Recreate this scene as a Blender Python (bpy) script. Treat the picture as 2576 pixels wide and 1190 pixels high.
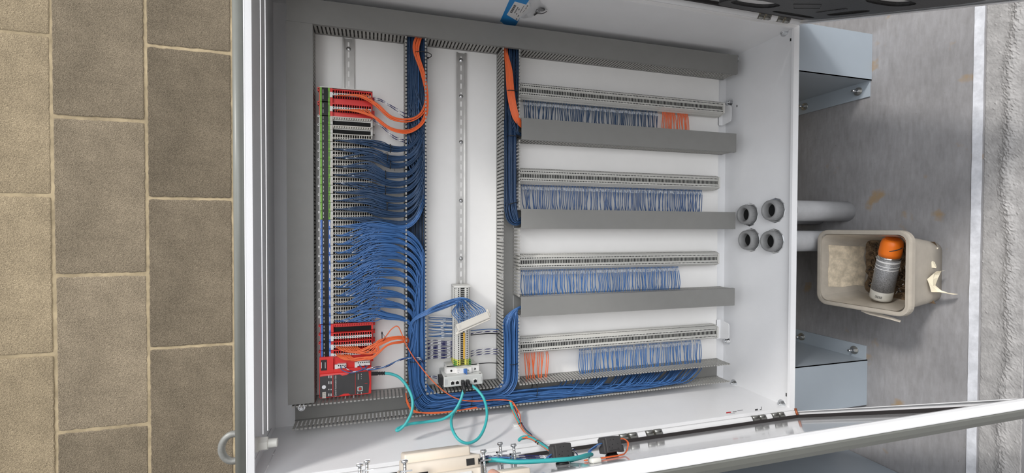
import bpy, bmesh, math, random
from mathutils import Vector, Matrix
from mathutils.geometry import tessellate_polygon

for o in list(bpy.data.objects): bpy.data.objects.remove(o)
rnd = random.Random(11)
scene = bpy.context.scene
COL = scene.collection

# ------------------------------------------------------------------ camera
# The phone was held on its side: photo-left is up in the room.  Working axes:
#   u = down the wall (photo right), v = to the left along the wall (photo down), d = depth away from the lens
HEIGHT = 1.745
FPX = 1169.4953
PITCH, YAW, ROLL = -0.2899, -0.0168, 0.0025
def W(p): return Vector((-p[1], p[2], HEIGHT - p[0]))
def mat3(a, b, c):
    ca, sa, cb, sb, cc, sc = math.cos(a), math.sin(a), math.cos(b), math.sin(b), math.cos(c), math.sin(c)
    A = Matrix(((ca,0,sa),(0,1,0),(-sa,0,ca))); B = Matrix(((1,0,0),(0,cb,sb),(0,-sb,cb))); C = Matrix(((cc,-sc,0),(sc,cc,0),(0,0,1)))
    return C @ B @ A
RC = mat3(PITCH, YAW, ROLL); RCT = RC.transposed()
def wdir(r): return Vector((-r[1], r[2], -r[0]))
cam_data = bpy.data.cameras.new('camera'); cam = bpy.data.objects.new('camera', cam_data); COL.objects.link(cam)
cam_data.sensor_fit = 'HORIZONTAL'; cam_data.sensor_width = 36.0; cam_data.lens = FPX / 2576 * 36.0
cam_data.clip_start = 0.02
right, down, fwd = wdir(RC[0]), wdir(RC[1]), wdir(RC[2])
cam.matrix_world = Matrix(((right.x, -down.x, -fwd.x, 0), (right.y, -down.y, -fwd.y, 0), (right.z, -down.z, -fwd.z, HEIGHT), (0,0,0,1)))
scene.camera = cam

# ------------------------------------------------------------------ light
world = bpy.data.worlds.new('daylight'); scene.world = world; world.use_nodes = True
bg = world.node_tree.nodes['Background']; bg.inputs['Color'].default_value = (0.93, 0.96, 1.0, 1); bg.inputs['Strength'].default_value = 0.8
sun_data = bpy.data.lights.new('sun', 'SUN'); sun_data.energy = 1.5; sun_data.angle = math.radians(9); sun_data.color = (1.0, 0.97, 0.93)
sun = bpy.data.objects.new('sun', sun_data); COL.objects.link(sun); sun.location = (2, -2, 4)
sun.rotation_euler = Vector((-0.57, 0.37, -0.76)).to_track_quat('-Z', 'Y').to_euler()
gate_data = bpy.data.lights.new('open_gate', 'AREA'); gate_data.shape = 'RECTANGLE'; gate_data.size = 3.6; gate_data.size_y = 2.8; gate_data.energy = 80; gate_data.color = (0.97, 0.985, 1.0)
gate = bpy.data.objects.new('open_gate', gate_data); COL.objects.link(gate); gate.location = (1.3, -3.0, 3.0)
gate.rotation_euler = (Vector((0, 1.4, 0.9)) - Vector(gate.location)).to_track_quat('-Z', 'Y').to_euler()
vs = scene.view_settings
vs.view_transform = 'Standard'; vs.look = 'None'; vs.gamma = 1.0; vs.use_curve_mapping = False; vs.exposure = 0.45

# ------------------------------------------------------------------ pixel -> place on a known plane
def ray(x, y):
    return RCT @ Vector(((x - 1288) / FPX, (y - 595) / FPX, 1.0))
def at(x, y, d):
    r = ray(x, y); return r * (d / r[2])
def at_u(x, y, u):
    r = ray(x, y); return r * (u / r[0])
def at_v(x, y, v):
    r = ray(x, y); return r * (v / r[1])

# ------------------------------------------------------------------ materials
MATS = {}
def material(name, color, rough=0.5, metal=0.0, var=0.0, scale=20.0, bump=0.0, bscale=None, spec=0.5, trans=0.0, color2=None, rand=0.0, detail=4.0, alpha=None, coat=0.0, voro=False):
    m = bpy.data.materials.new(name); m.use_nodes = True
    nt = m.node_tree; b = nt.nodes['Principled BSDF']
    b.inputs['Base Color'].default_value = (*color, 1); b.inputs['Roughness'].default_value = rough
    b.inputs['Metallic'].default_value = metal; b.inputs['Specular IOR Level'].default_value = spec
    if trans: b.inputs['Transmission Weight'].default_value = trans
    if coat: b.inputs['Coat Weight'].default_value = coat
    if alpha is not None: b.inputs['Alpha'].default_value = alpha
    tc = nt.nodes.new('ShaderNodeTexCoord')
    csock = None
    if var or color2:
        nz = nt.nodes.new('ShaderNodeTexNoise'); nz.inputs['Scale'].default_value = scale; nz.inputs['Detail'].default_value = detail; nz.inputs['Roughness'].default_value = 0.65
        nt.links.new(tc.outputs['Object'], nz.inputs['Vector'])
        rp = nt.nodes.new('ShaderNodeValToRGB'); rp.color_ramp.elements[0].position = 0.3; rp.color_ramp.elements[1].position = 0.7
        c2 = color2 or tuple(min(1, c * (1 + var)) for c in color)
        c1 = color if color2 else tuple(c * (1 - var) for c in color)
        rp.color_ramp.elements[0].color = (*c1, 1); rp.color_ramp.elements[1].color = (*c2, 1)
        nt.links.new(nz.outputs['Fac'], rp.inputs['Fac']); csock = rp.outputs['Color']
    if rand:
        oi = nt.nodes.new('ShaderNodeObjectInfo'); mr = nt.nodes.new('ShaderNodeMapRange')
        mr.inputs['To Min'].default_value = 1 - rand; mr.inputs['To Max'].default_value = 1 + rand
        nt.links.new(oi.outputs['Random'], mr.inputs['Value'])
        hv = nt.nodes.new('ShaderNodeHueSaturation')
        if csock: nt.links.new(csock, hv.inputs['Color'])
        else: hv.inputs['Color'].default_value = (*color, 1)
        nt.links.new(mr.outputs['Result'], hv.inputs['Value']); csock = hv.outputs['Color']
    if csock: nt.links.new(csock, b.inputs['Base Color'])
    if bump:
        n2 = nt.nodes.new('ShaderNodeTexNoise'); n2.inputs['Scale'].default_value = bscale or scale; n2.inputs['Detail'].default_value = 5.0
        nt.links.new(tc.outputs['Object'], n2.inputs['Vector'])
        bp = nt.nodes.new('ShaderNodeBump'); bp.inputs['Strength'].default_value = bump; bp.inputs['Distance'].default_value = 0.004
        nt.links.new(n2.outputs['Fac'], bp.inputs['Height']); nt.links.new(bp.outputs['Normal'], b.inputs['Normal'])
    MATS[name] = m; return m

def concrete_block_material(name, colr):
    m = material(name, colr, 0.95, var=0.22, scale=7, rand=0.16, bump=0.8, bscale=330, spec=0.15)
    nt = m.node_tree; b = nt.nodes['Principled BSDF']
    src = b.inputs['Base Color'].links[0].from_socket
    tc = [n for n in nt.nodes if n.type == 'TEX_COORD'][0]
    nz = nt.nodes.new('ShaderNodeTexNoise'); nz.inputs['Scale'].default_value = 560; nz.inputs['Detail'].default_value = 6; nz.inputs['Roughness'].default_value = 0.8
    nt.links.new(tc.outputs['Object'], nz.inputs['Vector'])
    rp = nt.nodes.new('ShaderNodeValToRGB'); rp.color_ramp.elements[0].position = 0.33; rp.color_ramp.elements[0].color = (0.30,0.29,0.28,1)
    rp.color_ramp.elements[1].position = 0.66; rp.color_ramp.elements[1].color = (1.6,1.58,1.54,1)
    nt.links.new(nz.outputs['Fac'], rp.inputs['Fac'])
    mx = nt.nodes.new('ShaderNodeMix'); mx.data_type = 'RGBA'; mx.blend_type = 'MULTIPLY'; mx.inputs['Factor'].default_value = 1.0
    nt.links.new(src, mx.inputs['A']); nt.links.new(rp.outputs['Color'], mx.inputs['B']); nt.links.new(mx.outputs['Result'], b.inputs['Base Color'])
    return m
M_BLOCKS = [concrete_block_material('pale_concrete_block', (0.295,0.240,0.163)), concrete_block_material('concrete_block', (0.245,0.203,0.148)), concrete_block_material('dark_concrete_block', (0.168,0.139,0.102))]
M_MORTAR = material('mortar', (0.38,0.305,0.195), 0.95, var=0.3, scale=14, bump=0.6, bscale=60, spec=0.15)
def floor_material():
    m = material('floor_concrete', (0.275,0.27,0.275), 0.8, var=0.16, scale=5, bump=0.25, bscale=45, spec=0.25, detail=8)
    nt = m.node_tree; b = nt.nodes['Principled BSDF']; src = b.inputs['Base Color'].links[0].from_socket
    tc = [n for n in nt.nodes if n.type == 'TEX_COORD'][0]
    def stain(scale, lo, hi, colr, prev):
        nz = nt.nodes.new('ShaderNodeTexNoise'); nz.inputs['Scale'].default_value = scale; nz.inputs['Detail'].default_value = 6
        nt.links.new(tc.outputs['Object'], nz.inputs['Vector'])
        rp = nt.nodes.new('ShaderNodeValToRGB'); rp.color_ramp.elements[0].position = lo; rp.color_ramp.elements[0].color = (0,0,0,1)
        rp.color_ramp.elements[1].position = hi; rp.color_ramp.elements[1].color = (1,1,1,1)
        nt.links.new(nz.outputs['Fac'], rp.inputs['Fac'])
        mx = nt.nodes.new('ShaderNodeMix'); mx.data_type = 'RGBA'; mx.inputs['B'].default_value = (*colr, 1)
        nt.links.new(rp.outputs['Color'], mx.inputs['Factor']); nt.links.new(prev, mx.inputs['A'])
        return mx.outputs['Result']
    mp = nt.nodes.new('ShaderNodeMapping'); mp.inputs['Scale'].default_value = (3, 14, 1); mp.inputs['Rotation'].default_value = (0, 0, 0.5); nt.links.new(tc.outputs['Object'], mp.inputs['Vector'])
    sn = nt.nodes.new('ShaderNodeTexNoise'); sn.inputs['Scale'].default_value = 5; sn.inputs['Detail'].default_value = 9; sn.inputs['Roughness'].default_value = 0.7; nt.links.new(mp.outputs['Vector'], sn.inputs['Vector'])
    sr = nt.nodes.new('ShaderNodeValToRGB'); sr.color_ramp.elements[0].position = 0.3; sr.color_ramp.elements[0].color = (0.85,0.84,0.83,1); sr.color_ramp.elements[1].position = 0.7; sr.color_ramp.elements[1].color = (1.10,1.10,1.11,1)
    nt.links.new(sn.outputs['Fac'], sr.inputs['Fac']); sm = nt.nodes.new('ShaderNodeMix'); sm.data_type = 'RGBA'; sm.blend_type = 'MULTIPLY'; sm.inputs['Factor'].default_value = 1.0
    nt.links.new(src, sm.inputs['A']); nt.links.new(sr.outputs['Color'], sm.inputs['B']); src = sm.outputs['Result']
    s = stain(11, 0.64, 0.74, (0.30,0.22,0.14), src)
    s = stain(120, 0.70, 0.76, (0.17,0.155,0.14), s)
    nt.links.new(s, b.inputs['Base Color'])
    return m
M_FLOOR = floor_material()
M_SHADEWALL = material('shade_wall_concrete', (0.20,0.18,0.15), 0.9, var=0.15, scale=8, bump=0.4, bscale=120)
M_ROUGH = material('rough_concrete', (0.35,0.34,0.335), 0.95, var=0.22, scale=22, bump=0.5, bscale=120, spec=0.15, detail=8)
M_STRIPE = material('white_floor_paint', (0.62,0.63,0.67), 0.75, var=0.18, scale=30, bump=0.2, bscale=60)
M_PAINT = material('white_enamel', (0.88,0.88,0.89), 0.28, var=0.02, scale=6, bump=0.05, bscale=350, spec=0.5)
M_GLOSS = material('glossy_door_enamel', (0.70,0.70,0.715), 0.10, var=0.02, scale=6, spec=0.6, coat=0.3)
M_SHEET = material('mounting_plate_white', (0.90,0.885,0.865), 0.33, var=0.025, scale=5, spec=0.5)
M_LEG = material('plinth_grey_paint', (0.345,0.39,0.435), 0.35, var=0.03, scale=6)
M_DRIP = material('grey_green_outer', (0.185,0.19,0.172), 0.4, var=0.05, scale=12)  # even grey-green, darker than the white rim, for rain channel and outer skins
M_DUCT = material('duct_grey_plastic', (0.24,0.237,0.226), 0.5, var=0.03, scale=18, spec=0.4)
M_TEETH = material('lit_duct_plastic', (0.36,0.352,0.33), 0.45, spec=0.4)  # duct plastic with the light on the tooth tips put into its colour
M_RAIL = material('zinc_steel', (0.62,0.61,0.59), 0.32, 0.85, var=0.08, scale=14)
M_STEEL = material('bright_steel', (0.72,0.73,0.74), 0.2, 1.0)
M_DARKSTEEL = material('hinge_steel', (0.38,0.38,0.36), 0.35, 0.8)
M_TERM = material('terminal_plastic', (0.63,0.62,0.585), 0.45)
M_CONN = material('connector_plastic', (0.56,0.53,0.475), 0.45)
M_BLACK = material('black_plastic', (0.012,0.012,0.013), 0.45)
M_WINDOW = material('smoked_window', (0.008,0.007,0.007), 0.35, spec=0.25)
M_HOLE = material('hole_dark', (0.006,0.006,0.006), 0.9)
M_DGREY = material('dark_grey_plastic', (0.045,0.043,0.044), 0.5, var=0.1, scale=40)
M_RED = material('red_plastic', (0.74,0.03,0.026), 0.36)
M_GREEN = material('green_marker', (0.17,0.43,0.035), 0.5)
M_BLUE = material('blue_marker', (0.045,0.16,0.55), 0.5)
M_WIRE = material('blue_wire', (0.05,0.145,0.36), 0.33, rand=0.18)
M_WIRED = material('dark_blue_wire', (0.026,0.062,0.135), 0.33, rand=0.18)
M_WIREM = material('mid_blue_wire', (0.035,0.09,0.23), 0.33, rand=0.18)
M_ORANGE = material('orange_wire', (0.86,0.16,0.045), 0.4, rand=0.08)
M_TEAL = material('teal_cable', (0.045,0.42,0.43), 0.42, var=0.04, scale=60)
M_NAVY = material('navy_wire', (0.012,0.013,0.10), 0.4)
M_WHITEW = material('white_wire', (0.80,0.80,0.82), 0.4)
M_SLEEVE = material('clear_marker_sleeve', (0.52,0.56,0.63), 0.3)
M_YELLOW = material('earth_yellow', (0.62,0.60,0.12), 0.45)
M_EGREEN = material('earth_green', (0.08,0.30,0.08), 0.45)
M_AMBER = material('amber_bridge', (0.80,0.45,0.04), 0.4)
M_MCB = material('white_moulding', (0.76,0.75,0.73), 0.38)
M_SWITCH = material('switch_housing_grey', (0.55,0.56,0.54), 0.42)
M_LEVER = material('blue_lever', (0.06,0.16,0.42), 0.35)
M_HMI = material('cream_housing', (0.74,0.66,0.56), 0.42, var=0.04, scale=12)
M_GLAND = material('white_nylon', (0.85,0.84,0.78), 0.4)
M_PVC = material('grey_pvc', (0.42,0.42,0.43), 0.5, var=0.1, scale=14)
M_BUSH = material('bushing_grey', (0.27,0.27,0.27), 0.5)
M_TUB = material('milky_plastic', (0.54,0.485,0.41), 0.45, var=0.1, scale=18, trans=0.25)
M_LABELP = material('torn_cream_paper', (0.80,0.72,0.55), 0.8, var=0.1, scale=30)
M_RESIDUE = material('label_residue', (0.66,0.56,0.42), 0.9, var=0.35, scale=30)
M_CAN = material('speckled_can', (0.13,0.13,0.13), 0.4, 0.2, color2=(0.40,0.40,0.41), scale=330)
M_CANW = material('can_white_print', (0.45,0.43,0.38), 0.45, var=0.1, scale=40)
M_CAP = material('orange_cap', (0.95,0.20,0.01), 0.4)
M_LITTER = material('brown_litter', (0.05,0.032,0.02), 0.85, color2=(0.27,0.18,0.10), scale=60)
M_TAPE = material('blue_tape', (0.03,0.26,0.62), 0.35)
M_PAPER = material('white_label', (0.78,0.77,0.76), 0.5)
M_INK = material('black_ink', (0.02,0.02,0.022), 0.6)
M_REDINK = material('red_ink', (0.55,0.02,0.03), 0.5)
M_GREYINK = material('grey_ink', (0.35,0.34,0.36), 0.6)
M_BAG = material('clear_bag', (0.85,0.86,0.87), 0.15, trans=0.6, alpha=0.55)
M_GASKET = material('black_foam_gasket', (0.022,0.018,0.018), 0.8)
M_POCKET = material('black_moulded_panel', (0.035,0.035,0.036), 0.5, var=0.1, scale=60, bump=0.3, bscale=300)
M_COPPER = material('rusty_stud', (0.35,0.10,0.04), 0.5, 0.5)
M_SKIN = material('skin', (0.72,0.40,0.30), 0.5, var=0.04, scale=30)
M_EYE = material('cast_grey_steel', (0.24,0.24,0.225), 0.5, 0.3, var=0.2, scale=40)
M_CLEARGREEN = material('indicator_green', (0.02,0.16,0.05), 0.4)

# ------------------------------------------------------------------ mesh builder (all coordinates in u,v,d)
V = lambda *a: Vector(a)
class MB:
    def __init__(s): s.v, s.f, s.mi, s.sm, s.m = [], [], [], [], 0
    def add(s, vs, fs, smooth=False):
        b = len(s.v); s.v += [Vector(x) for x in vs]
        for f in fs:
            s.f.append([i + b for i in f]); s.mi.append(s.m); s.sm.append(smooth)
        return s
    def box(s, u0, u1, v0, v1, d0, d1, fn=None):
        p = [(u, v, d) for d in (d0, d1) for v in (v0, v1) for u in (u0, u1)]
        if fn: p = [fn(*q) for q in p]
        s.add(p, [(0,2,3,1),(4,5,7,6),(0,1,5,4),(2,6,7,3),(0,4,6,2),(1,3,7,5)]); return s
    def rbox(s, u0, u1, v0, v1, d0, d1, r, fn=None, seg=2):
        bm = bmesh.new(); bmesh.ops.create_cube(bm, size=1)
        for w in bm.verts:
            w.co = V(u0 + (w.co.x + .5) * (u1-u0), v0 + (w.co.y + .5) * (v1-v0), d0 + (w.co.z + .5) * (d1-d0))
        bmesh.ops.bevel(bm, geom=list(bm.edges), offset=r, segments=seg, profile=0.5, affect='EDGES')
        bm.verts.index_update()
        p = [tuple(w.co) for w in bm.verts]
        if fn: p = [fn(*q) for q in p]
        s.add(p, [[w.index for w in f.verts] for f in bm.faces], seg > 1); bm.free(); return s
    def frame(s, axis):
        a = Vector(axis).normalized(); t = V(0,0,1) if abs(a.z) < .9 else V(1,0,0)
        b = a.cross(t).normalized(); return a, b, a.cross(b)
    def lathe(s, c, axis, prof, n=16, smooth=True, caps=True):
        """prof: list of (height along axis, radius)"""
        a, b, e = s.frame(axis); c = Vector(c); p = []
        for h, r in prof:
            for k in range(n):
                t = 2 * math.pi * k / n; p.append(c + a * h + (b * math.cos(t) + e * math.sin(t)) * r)
        fs = []
        for i in range(len(prof) - 1):
            for k in range(n):
                k2 = (k + 1) % n; fs.append((i*n+k, i*n+k2, (i+1)*n+k2, (i+1)*n+k))
        s.add(p, fs, smooth)
        if caps:
            m = len(s.v) - len(p); q = len(prof) - 1
            s.f.append([m + k for k in range(n)][::-1]); s.f.append([m + q*n + k for k in range(n)])
            s.mi += [s.m] * 2; s.sm += [False] * 2
        return s
    def cyl(s, c, axis, r, h, n=16, smooth=True): return s.lathe(c, axis, [(0, r), (h, r)], n, smooth)
    def tube(s, pts, r, n=6, seg=5, closed=False, stripe=None):
        pts = smooth_path(pts, seg, closed); L = len(pts)
        T = []
        for i in range(L):
            a = pts[i-1] if (i or closed) else pts[0]; b = pts[(i+1) % L] if (i < L-1 or closed) else pts[-1]
            t = (b - a); T.append(t.normalized() if t.length > 1e-9 else V(1,0,0))
        nrm = T[0].orthogonal().normalized(); vs = []
        for i in range(L):
            nrm = (nrm - T[i] * nrm.dot(T[i])); nrm = nrm.normalized() if nrm.length > 1e-9 else T[i].orthogonal().normalized()
            bn = T[i].cross(nrm); rr = r(i / max(1, L-1)) if callable(r) else r
            for k in range(n):
                a = 2 * math.pi * k / n; vs.append(pts[i] + (nrm * math.cos(a) + bn * math.sin(a)) * rr)
        base = len(s.v); s.v += vs
        for i in range(L if closed else L - 1):
            j = (i + 1) % L
            for k in range(n):
                k2 = (k+1) % n; s.f.append([base+i*n+k, base+i*n+k2, base+j*n+k2, base+j*n+k]); s.sm.append(True)
                s.mi.append(stripe(i, k) if stripe else s.m)
        if not closed:
            s.f.append([base + k for k in range(n)][::-1]); s.f.append([base + (L-1)*n + k for k in range(n)]); s.mi += [s.m]*2; s.sm += [False]*2
        return s
    def plate(s, loops, h0, h1, fn):
        """flat plate with holes: loops of (a,b), first the outline; fn(a,b,h) -> uvd"""
        tri = tessellate_polygon([[Vector((a, b, 0)) for a, b in L] for L in loops])
        flat = [p for L in loops for p in L]; n = len(flat)
        vs = [fn(a, b, h1) for a, b in flat] + [fn(a, b, h0) for a, b in flat]
        fs = [tuple(t) for t in tri] + [tuple(i + n for i in reversed(t)) for t in tri]; o = 0
        for L in loops:
            m = len(L)
            for i in range(m):
                j = (i+1) % m; fs.append((o+i, o+j, o+j+n, o+i+n))
            o += m
        s.add(vs, fs); return s
    def mesh(s, name, mats, origin=(0,0,0)):
        me = bpy.data.meshes.new(name); o = Vector(origin)
        me.from_pydata([wdir(p - o) for p in s.v], [], s.f)
        mats = mats if isinstance(mats, (list, tuple)) else [mats]
        for m in mats: me.materials.append(m)
        me.polygons.foreach_set('material_index', s.mi); me.polygons.foreach_set('use_smooth', s.sm)
        me.update()
        bm = bmesh.new(); bm.from_mesh(me); bmesh.ops.recalc_face_normals(bm, faces=bm.faces); bm.to_mesh(me); bm.free()
        return me
    def center(s):
        if not s.v: return V(0,0,0)
        lo = [min(p[i] for p in s.v) for i in range(3)]; hi = [max(p[i] for p in s.v) for i in range(3)]
        return V(*[(a+b)/2 for a, b in zip(lo, hi)])
def smooth_path(pts, seg, closed=False):
    P = [Vector(p) for p in pts]
    if seg <= 1: return P
    out = []; n = len(P); R = range(n) if closed else range(n-1)
    for i in R:
        if closed: a, b, c, e = P[i-1], P[i], P[(i+1) % n], P[(i+2) % n]
        else: a, b, c, e = P[max(0,i-1)], P[i], P[i+1], P[min(n-1,i+2)]
        for k in range(seg):
            t = k / seg
            out.append(0.5 * ((2*b) + (c-a)*t + (2*a-5*b+4*c-e)*t*t + (3*b-a-3*c+e)*t*t*t))
    if not closed: out.append(P[-1])
    return out

# ------------------------------------------------------------------ objects
WL = {}
def link(o, parent, wl):
    COL.objects.link(o); WL[o] = Vector(wl)
    if parent is not None:
        o.parent = parent; o.location = Vector(wl) - WL[parent]
    else: o.location = Vector(wl)
    return o
def tag(o, label, cat, group=None):
    o['label'] = label; o['category'] = cat
    if group: o['group'] = group
    return o
def thing(name, label, cat, origin, group=None):
    o = bpy.data.objects.new(name, None); o.empty_display_size = 0.02
    link(o, None, W(origin)); return tag(o, label, cat, group)
def part(name, mb, mats, parent, label=None, kind=None):
    c = mb.center(); o = bpy.data.objects.new(name, mb.mesh(name, mats, c)); link(o, parent, W(c))
    if label: o['label'] = label
    if kind: o['kind'] = kind
    return o
def solo(name, mb, mats, label, cat, group=None):
    return tag(part(name, mb, mats, None), label, cat, group)
def struct(name, mb, mats):
    o = part(name, mb, mats, None); o['kind'] = 'structure'; return o
def inst(name, mesh, origin, parent):
    o = bpy.data.objects.new(name, mesh); return link(o, parent, W(origin))
def text_mb(body, size, origin, xd, yd, lift, mb=None, extrude=0.0002):
    cu = bpy.data.curves.new('txt', 'FONT'); cu.body = body; cu.size = size; cu.align_x = 'CENTER'; cu.align_y = 'CENTER'
    ob = bpy.data.objects.new('txt', cu); me = ob.to_mesh()
    mb = mb or MB(); xd, yd = Vector(xd), Vector(yd); o = Vector(origin); n = xd.cross(yd).normalized()
    mb.add([o + xd * p.co.x + yd * p.co.y + n * lift for p in me.vertices], [list(f.vertices) for f in me.polygons])
    ob.to_mesh_clear(); bpy.data.objects.remove(ob); bpy.data.curves.remove(cu); return mb
BOX = lambda *a: MB().box(*a)

# ================================================================== THE SETTING
DW = 1.6315                      # face of the block wall
wall = struct('wall_back', BOX(-1.9, HEIGHT + .02, -6, 6, DW + .0012, DW + .12), M_MORTAR)
U0, V0 = -1.0926, -0.3148
def block_mesh(seed, mt):
    r = random.Random(seed); mb = MB(); a, b = .1085, .2205; L = []
    def edge(p, q, n):
        for i in range(n):
            t = i / n; j = (r.uniform(-.0016, .0010) if i else -.002)
            x, y = p[0] + (q[0]-p[0])*t, p[1] + (q[1]-p[1])*t; m = math.hypot(x, y)
            L.append((x - j * -1 * x / m, y - j * -1 * y / m))
    edge((-a,-b),(a,-b),22); edge((a,-b),(a,b),44); edge((a,b),(-a,b),22); edge((-a,b),(-a,-b),44)
    n = len(L); vs = [(x, y, .0) for x, y in L] + [(x*.980, y*.990, -.0012) for x, y in L] + [(x, y, .012) for x, y in L]
    fs = [(i, (i+1) % n, n+(i+1) % n, n+i) for i in range(n)] + [(2*n+i, 2*n+(i+1) % n, (i+1) % n, i) for i in range(n)] + [tuple(range(n, 2*n))]
    return mb.add(vs, fs).mesh('concrete_block', mt)
BLK = [[block_mesh(s, mt) for s in range(4)] for mt in M_BLOCKS]
for i in range(-2, 12):
    for j in range(-4, 6):
        v = V0 + .45 * (j + (0 if i % 2 == 1 else .5)) + .225
        u = U0 + .225 * (i + .5)
        if abs(v) > 2.3 or u + .1125 > HEIGHT: continue
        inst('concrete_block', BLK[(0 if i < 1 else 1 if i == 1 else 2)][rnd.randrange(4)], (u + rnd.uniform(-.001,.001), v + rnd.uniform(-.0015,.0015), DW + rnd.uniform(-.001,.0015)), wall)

fl = struct('floor', BOX(HEIGHT, HEIGHT + .05, -20, 20, -25, DW + .12), M_FLOOR)
sw = struct('unseen_shade_wall', BOX(-1.6, HEIGHT, 1.75, 1.9, -4.5, DW), M_SHADEWALL)  # unseen wall, added to cut the sky light from the left
mb = MB(); N = 140                                   # chipped white line painted along the slab
L1 = [(-2.2 + 4.4*i/N, .958 + rnd.uniform(-.0006,.0006)) for i in range(N+1)]; L2 = [(2.2 - 4.4*i/N, .934 + rnd.uniform(-.0006,.0006)) for i in range(N+1)]
mb.plate([L1 + L2], 0, .002, lambda a, b, h: (HEIGHT - h, a, b))
part('white_line', mb, M_STRIPE, fl, 'chipped white line along the slab')
mb = MB(); NV, ND = 520, 26
def rough_h(v, t):
    ridge = math.exp(-((t - .62 - .07*math.sin(v*7) - .04*math.sin(v*19+1)) / .13) ** 2)
    return .0008 + .004 * ridge + rnd.uniform(0, .0042) * (.12 + ridge) + (.0012 if rnd.random() < .015 else 0)
vs = []; 
for i in range(NV+1):
    v = -1.3 + 2.6 * i / NV
    for j in range(ND+1):
        t = j / ND; vs.append((HEIGHT - (rough_h(v, t) if 0 < j < ND else -.001), v + rnd.uniform(-.0015,.0015), .931 - t * .10 + rnd.uniform(-.001,.001)))
mb.add(vs, [(i*(ND+1)+j, (i+1)*(ND+1)+j, (i+1)*(ND+1)+j+1, i*(ND+1)+j+1) for i in range(NV) for j in range(ND)], False)
part('rough_edge_strip', mb, M_ROUGH, fl, 'rough unfinished concrete strip beside the white line')

# ================================================================== THE ENCLOSURE
UT, UB, VR, VL, DF, DB = -.298, 1.405, -.702, .630, 1.26, 1.604
ENC = thing('electrical_enclosure', 'large open white steel control cabinet standing on two legs against the wall', 'cabinet', (HEIGHT, 0, DB))
t = .002
part('back_wall', BOX(UT, UB, VR, VL, DB, DB + t), M_PAINT, ENC)
part('top_wall', BOX(UT, UT + t, VR, VL, DF, DB), M_PAINT, ENC)
botw = part('bottom_wall', BOX(UB - t, UB, VR, VL, DF, DB), M_PAINT, ENC)
part('side_wall', BOX(UT, UB, VR, VR + t, DF, DB), M_PAINT, ENC)
part('side_wall', BOX(UT, UB, VL - t, VL, DF, DB), M_PAINT, ENC)
# folded front rim: four sloping lips
def lip(mb, a, b, c, e): mb.add([a, b, c, e], [(0,1,2,3)])
mb = MB(); w = .019; ws = .010; k = .013
o = [(UT,VR),(UB,VR),(UB,VL),(UT,VL)]; inn = [(UT+w*.9,VR+ws),(UB-w,VR+ws),(UB-w,VL-ws),(UT+w*.9,VL-ws)]; inn2 = [(a + (.004 if a < 0 else -.004), b + (.004 if b < 0 else -.004)) for a, b in inn]
for i in range(4):
    j = (i+1) % 4
    mb.add([(*o[i], DF), (*o[j], DF), (*inn[j], DF + .004), (*inn[i], DF + .004), (*inn[i], DF + k), (*inn[j], DF + k)], [(0,1,2,3),(3,2,5,4)])
part('front_rim', mb, M_PAINT, ENC)
mb = MB()
for uu, yy in ((UT + .034, 1094), (UT + .0445, 1086)): part('rim_channel', BOX(uu, uu + .0016, VR + .03, at(643, yy, DF + .014)[1], DF + .012, DF + .016), M_PAINT, ENC)
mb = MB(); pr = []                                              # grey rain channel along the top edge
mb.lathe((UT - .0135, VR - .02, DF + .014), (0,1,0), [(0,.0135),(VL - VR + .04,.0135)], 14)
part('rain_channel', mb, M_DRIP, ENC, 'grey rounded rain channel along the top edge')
# mounting plate with folded handling tabs
DP = 1.575
plate = part('mounting_plate', BOX(-.236, 1.343, -.665, .62, DP, DP + .003), M_SHEET, ENC)
for vc in (-.462, .408):
    mb = MB(); L = []
    v0, v1 = vc - .038, vc + .04
    outline = [(DP, v0), (DP - .035, v0 + .006)]
    for kk in range(5): outline.append((DP - .035 - .012*math.sin(kk*math.pi/8), v0 + .018 - .012*math.cos(kk*math.pi/8)))
    for kk in range(5): outline.append((DP - .035 - .012*math.cos(kk*math.pi/8), v1 - .018 + .012*math.sin(kk*math.pi/8)))
    outline.append((DP, v1))
    mb.plate([outline], 0, .0025, lambda a, b, h: (1.362 + h, b, a)); mb.box(1.34, 1.3645, v0, v1, DP, DP + .003)
    part('plate_tab', mb, M_PAINT, plate)
# weld seams in the corners by the nylon plug
mb = MB()
mb.tube([(UT + .003, VL - .028, DF + .03), (UT + .003, VL - .028, DB - .07)], .0012, 5, 1)
for dd in (.06, .13): mb.lathe((UT + .0015, VL - .028, DF + dd), (1,0,0), [(0,.004),(.0025,.0022)], 8)
part('weld_seam', mb, M_PAINT, ENC)
mb = MB(); mb.tube([(UT + .03, VL - .002, DF + .02), (UT + .03, VL - .002, DB - .16)], .0012, 5, 1)
for dd in (.035, .09, .155): mb.lathe((UT + .03, VL - .0015, DF + dd), (0,-1,0), [(0,.004),(.0025,.0022)], 8)
part('weld_seam', mb, M_PAINT, ENC)
mb = MB(); mb.tube([(UT + .003, VR + .03, DF + .05), (UT + .003, VR + .03, DF + .10)], .0013, 5, 1)
part('weld_seam', mb, M_PAINT, ENC)
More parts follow.
